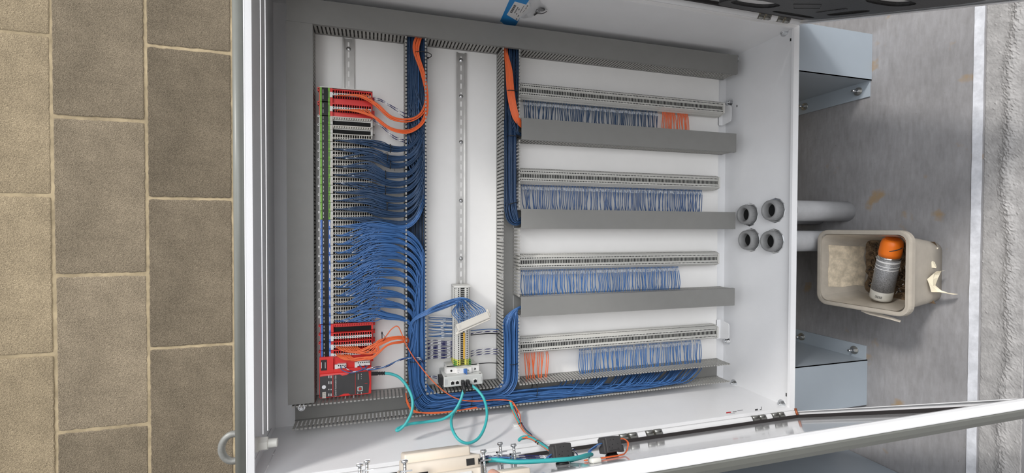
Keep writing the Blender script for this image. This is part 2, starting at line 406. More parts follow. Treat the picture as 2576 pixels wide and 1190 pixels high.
# hex bolts with washers on the bottom wall
def hexbolt(name, c, axis, parent, r=.0105, h=.009, wr=.0165):
    mb = MB(); mb.lathe(c, axis, [(0,wr),(.002,wr),(.002,r*.9)], 18, False, True); mb.m = 0
    a = Vector(axis).normalized(); mb.lathe(Vector(c) + a*.002, axis, [(0,r),(h,r),(h+.0015,r*.8)], 6, False)
    mb.lathe(Vector(c) + a*(.002+h), axis, [(0,r*.5),(.006,r*.5)], 10)
    return part(name, mb, M_STEEL, parent)
for x, y in ((1972,80),(1850,150),(1835,258),(1828,858),(1845,965),(1965,1017)):
    p = at_u(x, y, UB - t - .004); hexbolt('bolt', (UB - t, p[1], p[2]), (-1,0,0), ENC)
p = at(758, 1027, DP - .006); hexbolt('bolt', (p[0], p[1], DP), (0,0,-1), ENC, .007, .006, .011)
for x, y, a, b in ((1989,100,.010,.005),(1854,267,.008,.004),(1978,993,.012,.004)):
    p = at_u(x, y, UB - t); part('drain_slot', BOX(UB - t - .0006, UB - t, p[1] - a/2, p[1] + a/2, p[2] - b/2, p[2] + b/2), M_HOLE, ENC)
# the logo print on the left inner wall
mb = MB(); n_in = VL - t
def wallmark(x0, y0, x1, y1, w):
    a, b = at_v(x0, y0, n_in), at_v(x1, y1, n_in)
    mb.add([V(a[0]-w, n_in-.0004, a[2]), V(a[0]+w, n_in-.0004, a[2]), V(b[0]+w, n_in-.0004, b[2]), V(b[0]-w, n_in-.0004, b[2])], [(0,1,2,3)])
mb.m = 0; wallmark(1833,1036.5,1833,1039.5,.010)
mb.m = 1; wallmark(1848,1034.5,1848,1037.5,.008); wallmark(1862,1032,1862,1033.6,.012); wallmark(1842,1040,1842,1041,.012)
part('printed_logo', mb, [M_REDINK, M_GREYINK], ENC); mb = MB()
mb.m = 0; wallmark(1903,1029,1903,1033,.006); wallmark(1913,1030,1913,1032,.003); wallmark(1915,1023.5,1915,1031,.0012)
part('printed_marking', mb, M_INK, ENC)
# lifting eye over the top edge
mb = MB(); c = at(585, 1126, DF + .05); R = .030
mb.tube([(c[0] + .004 - R*math.cos(a)*.95, c[1] + R*1.15*math.sin(a), c[2]) for a in [(-.58 + 1.16*i/14)*math.pi for i in range(15)]], .0085, 10, 2)
part('lifting_eye', mb, M_EYE, ENC)
# legs: front sheet, side sheet and a foot flange bolted to the floor
for s, va, vb, vc in ((1, -.712, -.545, -.487), (-1, .647, .480, .429)):
    mb = MB(); mb.box(UB, HEIGHT - .0005, min(va,vb), max(va,vb), DF, DF + .003)
    leg = part('leg', mb, M_LEG, ENC)
    mb = MB(); mb.box(UB, HEIGHT - .0005, min(vb, vb - s*.003), max(vb, vb - s*.003), DF, DB - .02)
    part('leg_side', mb, M_LEG, leg)
    part('foot_flange', BOX(HEIGHT - .005, HEIGHT - .0005, min(vb, vc), max(vb, vc), DF + .004, DB - .02), M_LEG, leg)
    for dd in (.045, .27):
        vm = (vb + vc)/2; mb = MB(); c = (HEIGHT - .005, vm, DF + dd)
        mb.m = 1; mb.lathe(c, (-1,0,0), [(0,.015),(.003,.015)], 18); mb.m = 0
        mb.lathe((c[0]-.003, vm, c[2]), (-1,0,0), [(0,.009),(.008,.009)], 6, False); mb.cyl((c[0]-.01, vm, c[2]), (-1,0,0), .0045, .022, 10)
        part('anchor_bolt', mb, [M_STEEL, M_DARKSTEEL], leg)

# ------------------------------------------------------------------ doors
class Door:
    def __init__(s, hv, hd, fv, fd, side):
        s.h = V(hv, hd, 0); f = V(fv, fd, 0); s.w = (f - s.h).length; s.e = (f - s.h).normalized()
        s.n = V(s.e.y, -s.e.x, 0)
        if s.n.x * side > 0: s.n = -s.n
    def __call__(s, u, a, n):
        p = s.h + s.e * a + s.n * n; return (u, p.x, p.y)
    def at(s, x, y, n):            # (u, along) on the plane n
        r = ray(x, y); r2 = V(r[1], r[2], 0); q = s.h + s.n * n; tt = q.dot(s.n) / r2.dot(s.n); p = V(r[1]*tt, r[2]*tt, 0)
        return r[0]*tt, (p - q).dot(s.e)
    def at_s(s, x, y, a):          # (u, n) on the plane at a distance from the hinge
        r = ray(x, y); r2 = V(r[1], r[2], 0); q = s.h + s.e * a; tt = q.dot(s.e) / r2.dot(s.e); p = V(r[1]*tt, r[2]*tt, 0)
        return r[0]*tt, (p - q).dot(s.n)
LD = Door(.628, 1.25, .372, .655, 1)
RD = Door(-.698, 1.25, -.503, .655, -1)
def make_door(D, label):
    U1, U2 = -.29, 1.394; w = D.w
    mb = MB(); mb.box(U1, U2, .004, w, -.022, -.020, lambda u, a, n: D(u, a, n))
    door = part('door', mb, M_GLOSS, ENC, label)
    mb = MB(); f = lambda u, a, n: D(u, a, n)
    mb.box(U2 - .002, U2, 0, w, -.040, 0, f); mb.box(U2 - .012, U2, 0, w, -.002, 0, f); part('door_return', mb, M_PAINT, door)
    mb = MB(); mb.box(U1, U1 + .002, 0, w, -.040, 0, f); mb.box(U1, U1 + .012, 0, w, -.002, 0, f); part('door_return', mb, M_PAINT, door)
    def sweep(prof):
        mb = MB(); n = len(prof); mb.add([f(u, a, nn) for u in (U1, U2) for a, nn in prof], [(i, (i+1) % n, n+(i+1) % n, n+i) for i in range(n)] + [tuple(range(n))[::-1], tuple(range(n, 2*n))]); return mb
    mb = sweep([(w, 0), (w + .006, -.004), (w + .0078, -.018), (w + .0065, -.0200), (w - .02, -.0200), (w - .012, 0)])
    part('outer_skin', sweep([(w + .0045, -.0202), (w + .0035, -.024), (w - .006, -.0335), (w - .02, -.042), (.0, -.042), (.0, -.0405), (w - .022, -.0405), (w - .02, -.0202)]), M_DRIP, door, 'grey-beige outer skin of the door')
    part('door_edge', mb, M_PAINT, door)
    mb = MB(); g = [(.022, U1 + .03), (.022, U2 - .022), (w - .02, U2 - .022), (w - .02, U1 + .03)]
    mb.box(U1 + .03, U2 - .014, .018, .034, -.02, -.011, f); mb.box(U2 - .030, U2 - .014, .034, w - .03, -.02, -.011, f)
    part('gasket', mb, M_GASKET, door, 'black foam gasket')
    return door
ldoor = make_door(LD, 'left door leaf, glossy white inside')
rdoor = make_door(RD, 'right door leaf, its inside turned from the light')
def hinge_strip(D, door, U1, U2, cuts):
    mb = MB(); f = lambda u, a, n: D(u, a, n); pts = [(.004, -.012), (.0, -.004), (.004, .003), (.010, .002), (.0125, -.008), (.0125,-.02)]
    edges = [U1] + [c for ab in cuts for c in ab] + [U2]
    for i in range(0, len(edges), 2):
        a, b = edges[i], edges[i+1]; n = len(pts)
        mb.add([f(u, p, q) for u in (a, b) for p, q in pts], [(i2, i2+1, n+i2+1, n+i2) for i2 in range(n-1)], True)
    part('hinge_side_fold', mb, M_PAINT, door)
    for a, b in cuts:
        m = (a + b) / 2
        for k0, k1 in ((a + .004, m - .004), (m + .004, b - .004)):
            mb = MB(); mb.lathe(D(k0, .006, -.002), (1,0,0), [(0,.0065),(k1-k0,.0065)], 10)
            mb.box(k0, k1, .006, .016, -.018, -.006, lambda u, p, q: D(u, p, q)); part('hinge', mb, M_DARKSTEEL, door)
    return
def hu(D, x, y): return D.at_s(x, y, .006)[0]
cutsL = [(hu(LD,1556,1100), hu(LD,1602,1094)), (hu(LD,1622,1090), hu(LD,1664,1085)), (hu(LD,1890,1056), hu(LD,1926,1051)), (hu(LD,1940,1049), hu(LD,1972,1045))]
hinge_strip(LD, ldoor, -.27, 1.385, cutsL)
cutsR = [(hu(RD,1905,38), hu(RD,1937,45)), (hu(RD,1953,46), hu(RD,1985,52))]
hinge_strip(RD, rdoor, -.27, 1.385, cutsR)
mb = MB(); u1 = LD.at(2014, 1062, -.018)[0]; mb.m = 0; mb.cyl(LD(1.372, .028, -.02), V(0, LD.n.x, LD.n.y), .004, .03, 10)
mb.m = 1; mb.lathe(LD(1.372, .028, -.02), V(0, LD.n.x, LD.n.y), [(0,.008),(.003,.008)], 12)
part('earth_stud', mb, [M_COPPER, M_GLAND], ldoor, 'copper-coloured earth stud')

# document pocket of black plastic inside the right door
PK = thing('document_pocket', 'black moulded plastic document pocket on the inside of the right door', 'document pocket', RD(1.3, .25, -.02))
def rdq(x, y, n=.012): u, a = RD.at(x, y, n); return (u, a)
def oval(c, ru, ra, n=18, sq=2.6):
    L = []
    for k in range(n):
        a = 2*math.pi*k/n; cs, sn = math.cos(a), math.sin(a)
        L.append((c[0] + ru*math.copysign(abs(cs)**(2/sq), cs), c[1] + ra*math.copysign(abs(sn)**(2/sq), sn)))
    return L
PC = (1.10, .385)
out = oval(PC, .182, .238, 36, 9)
holes = [oval((1.175,.190),.075,.015), oval((1.236,.31),.018,.06), oval((1.175,.47),.06,.035), oval((.995,.235),.065,.045), oval((1.0,.50),.05,.06)]
mb = MB(); mb.plate([out] + [h[::-1] for h in holes], .010, .014, lambda a, b, h: RD(a, b, h))
pan = part('pocket_front', mb, M_POCKET, PK)
mb = MB(); n = len(out); ins = out
mb.add([RD(a, b, .012) for a, b in out] + [RD(a, b, -.0195) for a, b in ins], [(i, (i+1) % n, n+(i+1) % n, n+i) for i in range(n)])
part('pocket_side', mb, M_POCKET, PK)
for h in holes:
    mb = MB(); m = len(h); mb.add([RD(a, b, .0142) for a, b in h] + [RD(a, b, -.006) for a, b in h], [(i, (i+1) % m, m+(i+1) % m, m+i) for i in range(m)])
    part('opening_collar', mb, M_POCKET, PK)
mb = MB(); dm = [(1.10,.262),(1.145,.305),(1.10,.348),(1.055,.305)]
mb.tube([RD(a, b, .0142) for a, b in dm], .0012, 5, 1, True)
xd, yd = V(*RD(0,1,0)) - V(*RD(0,0,0)), V(1,0,0)
part('embossed_diamond', mb, M_POCKET, PK)
mb = MB(); rl = random.Random(2)
for k in range(16): mb.box(1.178, 1.186 + .002*(k % 2), .262 + k*.0056, .262 + k*.0056 + .0034, .014, .0152, lambda u, a, n: RD(u, a, n))
part('embossed_lettering', mb, M_POCKET, PK, None, 'stuff')
mb = MB(); mb.box(.94, 1.27, .17, .60, -.0195, .004, lambda u, a, n: RD(u, a, n)); 
part('folded_paper', mb, M_PAPER, PK, 'folded white papers inside the pocket')
# ================================================================== CABLE DUCTS
DT = 1.495; PITCHF = .0116
def finger_mesh(axis, inward):
    """one tooth of a slotted wall; local origin at the foot, d goes to the front (negative)"""
    mb = MB(); H = .070; s = inward
    def bx(t0, t1, w0, w1, h0, h1):
        w0, w1 = (w0*s, w1*s) if s > 0 else (w1*s, w0*s)
        if axis == 'u': mb.box(t0, t1, w0, w1, -h1, -h0)
        else: mb.box(w0, w1, t0, t1, -h1, -h0)
    bx(-.0034, .0034, 0, .0016, 0, .024); bx(-.0041, .0041, 0, .0016, .024, .029); bx(-.0034, .0034, 0, .0016, .029, .062)
    bx(-.0028, .0028, 0, .0018, .062, H); bx(-.0036, .0036, 0, .0048, H - .0035, H)
    return mb.mesh('finger', M_TEETH)
FM = {(a, s): finger_mesh(a, s) for a in 'uv' for s in (1, -1)}
def duct(label, axis, a0, a1, b0, b1, cover=None, gaps=((), ()), skip=((), ()), base_holes=False, group=None, rails=(1,1)):
    """axis: running direction; a = running coordinate, b = across"""
    m = lambda a, b, d: (a, b, d) if axis == 'u' else (b, a, d)
    T = thing('wiring_duct', label, 'cable duct', m((a0+a1)/2, (b0+b1)/2, DP), group)
    mb = MB()
    def bx(x0, x1, y0, y1, d0, d1):
        if axis == 'u': mb.box(x0, x1, y0, y1, d0, d1)
        else: mb.box(y0, y1, x0, x1, d0, d1)
    if base_holes:
        bc = (b0+b1)/2 - .012; hs = []; k = a0 + .02; ii = 0
        while k < a1 - .03:
            l = (.006, .012, .006, .018)[ii % 4]; w_ = (.005, .006, .005, .014)[ii % 4]; hs.append([(k, bc-w_/2), (k+l, bc-w_/2), (k+l, bc+w_/2), (k, bc+w_/2)][::-1]); k += l + .022; ii += 1
        mb.plate([[(a0,b0),(a1,b0),(a1,b1),(a0,b1)]] + hs, 0, .0018, lambda a, b, h: m(a, b, DP - h))
    else: bx(a0, a1, b0, b1, DP - .0018, DP)
    part('duct_base', mb, M_DUCT, T)
    for wi, (b, s) in enumerate(((b0, 1), (b1, -1))):
        mb = MB(); segs = [a0]
        for g in gaps[wi]: segs += [g[0], g[1]]
        segs.append(a1)
        for i in range(0, len(segs), 2):
            if segs[i+1] > segs[i]: bx(segs[i], segs[i+1], min(b, b + s*.0016), max(b, b + s*.0016), DP - .010, DP - .0018)
        part('duct_wall', mb, M_DUCT, T)
        k = a0 + PITCHF/2
        while k < a1 - PITCHF*.3:
            if not any(g0 - .001 < k < g1 + .001 for g0, g1 in tuple(gaps[wi]) + tuple(skip[wi])):
                inst('finger', FM[(axis, s)], m(k, b, DP - .010), T)
            k += PITCHF
    if cover:
        c0, c1 = cover; mb = MB(); e = .0016
        bx(c0, c1, b0 - e, b1 + e, DT - .0022, DT); bx(c0, c1, b0 - e - .0002, b0 - .0002, DT, DT + .010); bx(c0, c1, b1 + .0002, b1 + e + .0002, DT, DT + .010)
        part('duct_cover', mb, M_DUCT, T)
    return T
D3u, D4u = (.0965, .1625), (.4120, .4740)
duct('long covered grey wiring duct along the cabinet right wall, at the top of the photo', 'u', -.241, 1.360, -.674, -.605, (-.241, 1.360), gaps=((), (D3u, D4u)))
duct('covered grey wiring duct across the cabinet top, beside the wall of blocks', 'v', -.603, .522, -.241, -.172, (-.603, .522))
duct('open toothed grey duct packed with wires next to the row of modules', 'v', -.603, .522, *D3u, gaps=((), ()))
duct('open toothed grey duct with an empty middle beside the long terminal rows', 'v', -.603, .522, *D4u, base_holes=True, gaps=((), ((-.371,-.302), (-.065,-.002), (.233,.297))))
duct('open toothed grey duct full of blue wire along the cabinet left wall', 'u', -.235, 1.345, .527, .600, None, gaps=((D3u, D4u), ()))
for (b0, b1), nm in (((-.371,-.302), 'covered grey duct below the first long terminal row, under its orange wires'), ((-.065,-.002), 'covered grey duct below the second long terminal row, pointing at the conduit bushings'), ((.233,.297), 'covered grey duct below the third long terminal row, second lowest of the ducts')):
    duct(nm, 'u', .476, 1.357, b0, b1, (.478, 1.357))

# ================================================================== RAILS
def rail(label, axis, a0, a1, c, screws=(), parent=None):
    m = (lambda a, b, d: (a, c + b, d)) if axis == 'u' else (lambda a, b, d: (c + b, a, d))
    name = 'mounting_rail'
    mb = MB(); d0 = DP - .0075
    for s in (-1, 1):
        mb.box(*sorted((0,0)), 0, 0, 0, 0) if False else None
        mb.plate([[(a0, s*.0175), (a1, s*.0175), (a1, s*.0125), (a0, s*.0125)]], 0, .001, lambda a, b, h: m(a, b, d0 - h))
        mb.plate([[(a0, s*.0125), (a1, s*.0125), (a1, s*.0115), (a0, s*.0115)]], 0, .0075, lambda a, b, h: m(a, b, DP - h))
    hs = []; k = a0 + .012
    while k < a1 - .03:
        hs.append([(k,-.0026),(k+.016,-.0026),(k+.018,0),(k+.016,.0026),(k,.0026),(k-.002,0)][::-1]); k += .0305
    mb.plate([[(a0,-.0115),(a1,-.0115),(a1,.0115),(a0,.0115)]] + hs, 0, .0012, lambda a, b, h: m(a, b, DP - h))
    if parent: return part(name, mb, M_RAIL, parent)
    T = thing('din_rail', label, 'mounting rail', m((a0+a1)/2, 0, DP)); part('rail_profile', mb, M_RAIL, T)
    for a in screws:
        mb = MB(); cc = m(a, 0, DP - .0012); mb.lathe(cc, (0,0,-1), [(0,.0072),(.001,.0072),(.0012,.0055),(.003,.0045),(.004,.001)], 14)
        mb.box(cc[0]-.0025, cc[0]+.0025, cc[1]-.0006, cc[1]+.0006, cc[2]-.0046, cc[2]-.0036); part('screw', mb, M_STEEL, T)
    return T
vy = lambda x, y, d=DP: at(x, y, d)[1]
rail('bare end of the steel rail above the red modules in the cabinet corner', 'v', vy(878,98), vy(878,1000), at(878,500,DP)[0], [vy(878,124)])
rail('long slotted steel rail, mostly bare, in the middle bay', 'v', vy(1160,134), vy(1160,975), at(1159.5,500,DP)[0], [vy(1160,152), vy(1160,243), vy(1160,358), vy(1160,505), vy(1160,650)])

# ================================================================== LONG TERMINAL ROWS
TP = .0062; TF = 1.521
def terminal_mesh():
    mb = MB(); w = TP * .47
    prof = [(-.0075,.004),(-.0095,0),(-.0185,0),(-.0195,.003),(-.0245,.012),(-.0245,.016),(-.0285,.022),(-.0285,.040),(-.021,.046),(.021,.046),(.0285,.040),(.0285,.022),(.0245,.016),(.0245,.012),(.0195,.003),(.0185,0),(.0095,0),(.0075,.004),(.0075,.0046),(-.0075,.0046)]
    n = len(prof); fs = [(i, (i+1) % n, n+(i+1) % n, n+i) for i in range(n)]
    tri = tessellate_polygon([[Vector((a, b, 0)) for a, b in prof]])
    fs += [tuple(t_) for t_ in tri] + [tuple(i+n for i in reversed(t_)) for t_ in tri]
    mb.add([(s, a, b) for s in (-w, w) for a, b in prof], fs)
    mb.m = 1
    for vv in (-.014, .014): mb.add([(.0022*math.cos(k*math.pi/4), vv + .0022*math.sin(k*math.pi/4), -.0002) for k in range(8)], [tuple(range(8))])
    mb.box(-.0019, .0019, -.0062, .0062, .0042, .0048); mb.box(-.0016,.0016,-.0262,-.0255,.013,.0155)
    return mb
TM = terminal_mesh().mesh('terminal_block', [M_TERM, M_HOLE])
ROWS = [(-.4765, 'first long row of grey terminal blocks, nearest the cabinet right wall'), (-.183, 'second long row of grey terminal blocks, with blue wires along nearly all of it'), (.1155, 'third long row of grey terminal blocks, level with the loose plug connector'), (.408, 'fourth long row of grey terminal blocks, nearest the open duct full of blue wire')]
u_a = .484
for tv, lab in ROWS:
    T = thing('terminal_row', lab, 'terminal blocks', (.9, tv, DP))
    uend = at(1822 if tv < -.4 else 1812, 655, TF)[0]
    rail('', 'u', .478, uend + .008, tv, (), T)
    k = u_a
    while k < uend - .012:
        inst('terminal_block', TM, (k, tv, TF), T); k += TP
    mb = MB(); prof = [(-.020,.0),(-.0285,.02),(-.0285,.046),(.0285,.046),(.0285,.02),(.020,.0)]
    mb.plate([[(a, b) for a, b in prof]], 0, .007, lambda a, b, h: (k - .002 + h, tv + a, TF + b)); part('end_clamp', mb, M_TERM, T)

# ================================================================== WIRES
def wire(parent, pts, r=.0015, mat_=None, n=5, seg=4, name='wire'):
    mb = MB(); mb.tube(pts, r, n, seg); return part(name, mb, mat_ or M_WIRE, parent)
def striped(parent, pts, r=.0014, seg=6):
    mb = MB(); mb.tube(pts, r, 6, seg, stripe=lambda i, k: 1 if (i + k) % 6 in (0, 1) else 0); return part('wire', mb, [M_NAVY, M_WHITEW], parent)
def row_loom(label, tv, x0, x1, vend, group, mat_=M_WIRE, sleeves=True, every=1.0, dense=1.0):
    ua, ub = at(x0, 600, 1.545)[0], at(x1, 600, 1.545)[0]
    T = thing('terminal_wiring', label, 'wires', ((ua+ub)/2, vend, 1.54), group); sl = MB()
    i0 = math.ceil((ua - u_a) / TP); k = u_a + i0 * TP; pend = 0
    while k < ub:
        if rnd.random() < dense:
            sway = rnd.uniform(-.004, .004) + .004*math.sin(k*40); e = k + sway
            bow = rnd.uniform(-.006, .004)
            wire(T, [(k, tv + .0265, 1.548), (k, tv + .036, 1.546), (k + bow*.3, tv + .048, 1.543), (k + sway*.6 + bow, (tv + .05 + vend)/2 + .006, 1.540), (e, vend - .002, 1.540), (e, vend + .012, 1.545)], .0016, mat_, 5, 4)
            if sleeves:
                o = rnd.uniform(-.0012, .0012)
                sl.lathe((k, tv + .036 + o, 1.546), (bow*.02, 1, -.25), [(0,.0021),(.0115,.0021)], 6, True)
        k += TP * every
    if sleeves: part('marker_sleeves', sl, M_SLEEVE, T, 'clear wire marker sleeves', 'stuff')
G = 'wires dropping from the long terminal rows'
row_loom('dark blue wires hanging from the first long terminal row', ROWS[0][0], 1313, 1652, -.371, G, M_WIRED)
row_loom('short orange wires hanging from the first long terminal row', ROWS[0][0], 1664, 1697, -.371, G, M_ORANGE, False, .8)
row_loom('short orange wires second cluster on the first long terminal row, nearer the row end', ROWS[0][0], 1701, 1728, -.371, G, M_ORANGE, False, .8)
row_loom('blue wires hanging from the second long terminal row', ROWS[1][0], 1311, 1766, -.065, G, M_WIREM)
row_loom('blue wires hanging from the third long terminal row', ROWS[2][0], 1311, 1708, .233, G)
row_loom('blue wires hanging from the fourth long terminal row into the open duct', ROWS[3][0], 1456, 1766, .527, G, dense=.86)
row_loom('orange wires hanging from the start of the fourth long terminal row', ROWS[3][0], 1320, 1380, .527, G, M_ORANGE, False, dense=.85)

# ================================================================== MODULE COLUMN
DM = 1.503
uL = at(804, 600, DM)[0]; uR = at(938, 600, DM)[0]; UX = lambda x: at(x, 600, DM)[0]
def ybound(k): return 294 + 21.6 * k
VYm = lambda y: at(880, y, DM)[1]
u1, u2, u3, u4, u5 = UX(806.3), UX(811), UX(826.6), UX(831.2), UX(838)
MW = VYm(ybound(13)) - VYm(ybound(12))
def module_meshes(wd, body, marker, wired=True, conn=True):
    """local: v from 0 to wd, u absolute minus uL, d relative to DM"""
    ms = {}; g = .0006; U = lambda u: u - uL
    mb = MB(); mb.box(U(uL), U(u5), g, wd-g, .002, .066); mb.box(U(u5), U(uR), g, wd-g, .012, .062)
    mb.box(U(uR), U(uR) + .006, wd*.25, wd*.6, .03, .055)
    ms['module_body'] = (mb, body)
    mb = MB(); mb.box(U(uL) - .004, U(uL) + .001, wd*.02, wd*.26, -.001, .02); mb.m = 1; mb.box(U(uL) - .0026, U(uL) - .0006, wd*.08, wd*.19, -.0013, -.001); ms['release_latch'] = (mb, [M_RED if body is M_RED else M_MCB, M_HOLE])
    mb = MB(); mb.box(U(u1), U(u2), g, wd-g, 0, .003); ms['marker_strip'] = (mb, marker)
    mb = MB(); mb.box(U(u3), U(u4), g, wd-g, 0, .003); mb.m = 1
    mb.box(U(u3)+.0018, U(u4)-.0018, wd*.2, wd*.72, -.0002, 0); ms['marker_tab'] = (mb, [marker, M_DGREY if marker is M_GREEN else M_PAPER])
    mb = MB(); mb.m = 0; mb.box(U(u2), U(u3), 0, wd, .0002, .003); mb.m = 1
    mb.box(U(u2)+.003, U(u2)+.0042, wd*.15, wd*.42, -.0001, .0002); mb.box(U(u2)+.003, U(u2)+.0042, wd*.55, wd*.8, -.0001, .0002)
    ms['status_window'] = (mb, [M_WINDOW, M_PAPER])
    mb = MB(); mb.m = 0; hw = min(wd, MW)
    vo = (wd - hw) * .15
    if conn:
        ucs, uce = U(u4), U(uR) - .004
        mb.box(U(u4), U(u5) , vo + hw*.38, vo + hw*.97, -.001, .012)
        mb.box(U(u5), uce, vo + hw*.46, vo + hw*.70, -.003, .012)
        n = 16; pw = (uce - U(u5)) / n
        for k in range(n):
            c = U(u5) + pw * (k + .5); mb.m = 1
            mb.add([(c + .0019*math.cos(a*math.pi/4), vo + hw*.58 + .0019*math.sin(a*math.pi/4), -.0032) for a in range(8)], [tuple(range(8))])
            mb.m = 2; mb.box(c - pw*.16 + pw/2, c + pw*.16 + pw/2, vo + hw*.10, vo + hw*.46, .001, .012)
            mb.box(c - pw*.16 + pw/2, c + pw*.16 + pw/2, vo + hw*.70, vo + hw*.95, .002, .012); mb.m = 0
        mb.m = 2; mb.box(U(u5), uce, vo + hw*.03, vo + hw*.12, -.001, .012)
        mb.m = 1; mb.box(U(u5), uce, vo + hw*.1, vo + hw*.95, .0095, .0125)
        ms['plug_connector'] = (mb, [M_CONN if body is not M_RED else M_MCB, M_HOLE, M_CONN if body is not M_RED else M_RED])
    else:
        mb.box(U(u4), U(u5), wd*.1, wd*.6, 0, .012)
        n = 16; pw = (U(uR) - .004 - U(u5)) / n
        for k in range(n): mb.box(U(u5)+pw*k, U(u5)+pw*(k+.55), wd*.12, wd*.34, .004, .012)
        mb.box(U(u5), U(uR)-.004, wd*.02, wd*.13, .003, .012)
        mb.m = 1; mb.box(U(u5), U(uR)-.006, wd*.48, wd*.98, .0100, .0125)
        ms['empty_socket'] = (mb, [M_CONN if body is not M_RED else M_RED, M_HOLE])
    return {k: (m.mesh(k, mt)) for k, (m, mt) in ms.items()}
KINDS = {}
def place_module(key, meshes, label, y, group):
    c = V(uL, VYm(y), DM); T = thing('io_module', label, 'module', (uL, c[1], DP - .008), group)
    for nm, me in meshes.items(): inst(nm, me, c, T)
    return T
ORD = ['first','second','third','fourth','fifth','sixth','seventh','eighth','ninth','tenth','eleventh','twelfth']
GM = 'narrow modules in the long column'
WRED = VYm(258) - VYm(221.5)
mk_r1 = module_meshes(WRED, M_RED, M_GREEN)
mk_g = module_meshes(MW, M_TERM, M_GREEN); mk_ge = module_meshes(MW, M_TERM, M_GREEN, conn=False)
mk_b = module_meshes(MW, M_TERM, M_BLUE)
mk_r = module_meshes(MW, M_RED, M_BLUE); mk_re = module_meshes(MW, M_RED, M_BLUE, conn=False)
T = place_module('r', mk_r1, 'wide red module at the very end of the column, beside the bare rail end', 225, 'wide red modules')
mb = MB(); mb.box(uL + .002, uR, VYm(222.5), VYm(224.8), DM + .002, DM + .066); part('end_plate', mb, M_TERM, T)
place_module('r', mk_r1, 'second wide red module from the bare rail end', 259.5, 'wide red modules')
for k in range(24):
    y = ybound(k)
    if k < 2: place_module('ge', mk_ge, 'empty unplugged module with green marker, %s after the wide red modules' % ORD[k], y, GM)
    elif k < 12: place_module('g', mk_g, 'grey wired module with green markers, %s of its colour from the empty ones' % ORD[k-2], y, GM)
    else: place_module('b', mk_b, 'grey wired module with blue markers, %s below the last green-marked one' % ORD[k-12], y, GM)
for k in range(4):
    place_module('r', mk_re if k == 0 else mk_r, ('narrow red module with an empty socket, below the last grey module', 'narrow red module with a bare white plug and no wires', 'narrow red module with orange wires, next to the last one', 'last narrow red module with orange wires, touching the red controller')[k], 813 + 21.6*k, 'narrow red modules')

# red controller head
CT = thing('safety_controller', 'red and black controller at the end of the module column, a teal cable plugged in', 'controller', (uL, VYm(950), DP - .008))
DC = 1.492
A = lambda x, y, d=DC: at(x, y, d)
ya, yb = A(810,900)[1], A(806,1003)[1]
mb = MB(); us, ue = A(803,950)[0], A(934,950)[0]; vh = A(870,936)[1]
mb.box(us, ue, ya, vh, DC + .016, DP - .01); mb.rbox(us, ue, vh, yb, DC, DP - .01, .003)
mb.box(us, A(838,910)[0], ya, vh, DC + .004, DC + .02); mb.box(A(838,910)[0], ue, A(870,928)[1], vh, DC + .005, DC + .02)
mb.box(ue, ue + .006, ya + .004, ya + .03, DC + .03, DP - .02)
part('controller_body', mb, M_RED, CT)
mb = MB(); um = A(837.5,970)[0]; uq = A(894,970)[0]; ux = A(927,970)[0]; bump_ = .004
mb.plate([[(us+.002, vh+.008),(um-.001, vh+.006),(um-.001, yb-.003),(us+.002, yb-.003)]], 0, .0008, lambda a, b, h: (a, b, DC - h))
mb.plate([[(um+.001, vh+.006),(um+.02, vh+.006),(um+.026, vh+.010),(um+.04, vh+.009),(um+.047, vh+.004),(uq-.0006, vh+.003),(uq-.0006, yb-.003),(uq-.014, yb-.003),(uq-.02, yb-.008),(uq-.034, yb-.0085),(um+.016, yb-.003),(um+.001, yb-.003)]], 0, .0008, lambda a, b, h: (a, b, DC - h))
mb.plate([[(uq+.0006, vh+.003),(ux, vh+.003),(ux+.003, (vh+yb)/2),(ux, yb-.004),(uq+.0006, yb-.003)]], 0, .0008, lambda a, b, h: (a, b, DC - h))
part('front_overlay', mb, M_DGREY, CT)
mb = text_mb('Control Automation Unit', .0062, V(A(844.5,971)[0], A(844.5,971)[1], DC - .001), (0,-1,0), (-1,0,0), 0)
for xx in (827.5, 833):
    for y0, y1 in ((944.5,951),(959,966),(978,981),(990,996)): 
        p, q = A(xx - 1, y0), A(xx + 1, y1); mb.box(p[0], q[0], p[1], q[1], DC - .0011, DC - .0008)
for xx, y0, y1 in ((901,940,955),(909,940,943),(909,947,948),(909,952,953),(900,987,991),(909,986,991)):
    p, q = A(xx - .5, y0), A(xx + .5, y1); mb.box(p[0], q[0], p[1], q[1], DC - .0011, DC - .0008)
part('front_lettering', mb, M_PAPER, CT)
mb = MB(); p = A(815, 973.5); mb.lathe((p[0], p[1], DC - .0008), (0,0,-1), [(0,.0058),(.0015,.0055),(.0015,.002)], 20, False); part('round_button', mb, M_WHITEW, CT)
mb = MB(); p, q = A(811, 986.5), A(820, 1001); mb.box(p[0], q[0], p[1], q[1], DC - .0014, DC - .0008); mb.m = 1
for f in (.2,.5,.8): mb.box(p[0]+.003, q[0]-.001, p[1]+(q[1]-p[1])*f-.0004, p[1]+(q[1]-p[1])*f+.0004, DC - .0016, DC - .0014)
part('display_window', mb, [M_CONN, M_DGREY], CT)
mb = MB(); p, q = A(899.5, 972.5), A(912, 982.5); mb.box(p[0], q[0], p[1], q[1], DC - .003, DC - .0008); mb.m = 1; mb.box(p[0]+.0025, q[0]-.0025, p[1]+.002, q[1]-.002, DC - .0032, DC - .003)
mb.m = 2; mb.box(p[0]+.0045, q[0]-.0045, p[1]+.004, q[1]-.004, DC - .0045, DC - .0032); part('usb_socket', mb, [M_MCB, M_HOLE, M_RED], CT)
mb = MB(); p = A(921, 964); mb.box(p[0]-.004, p[0]+.004, p[1]-.0006, p[1]+.0006, DC - .0012, DC - .0008); part('red_led', mb, M_RED, CT)
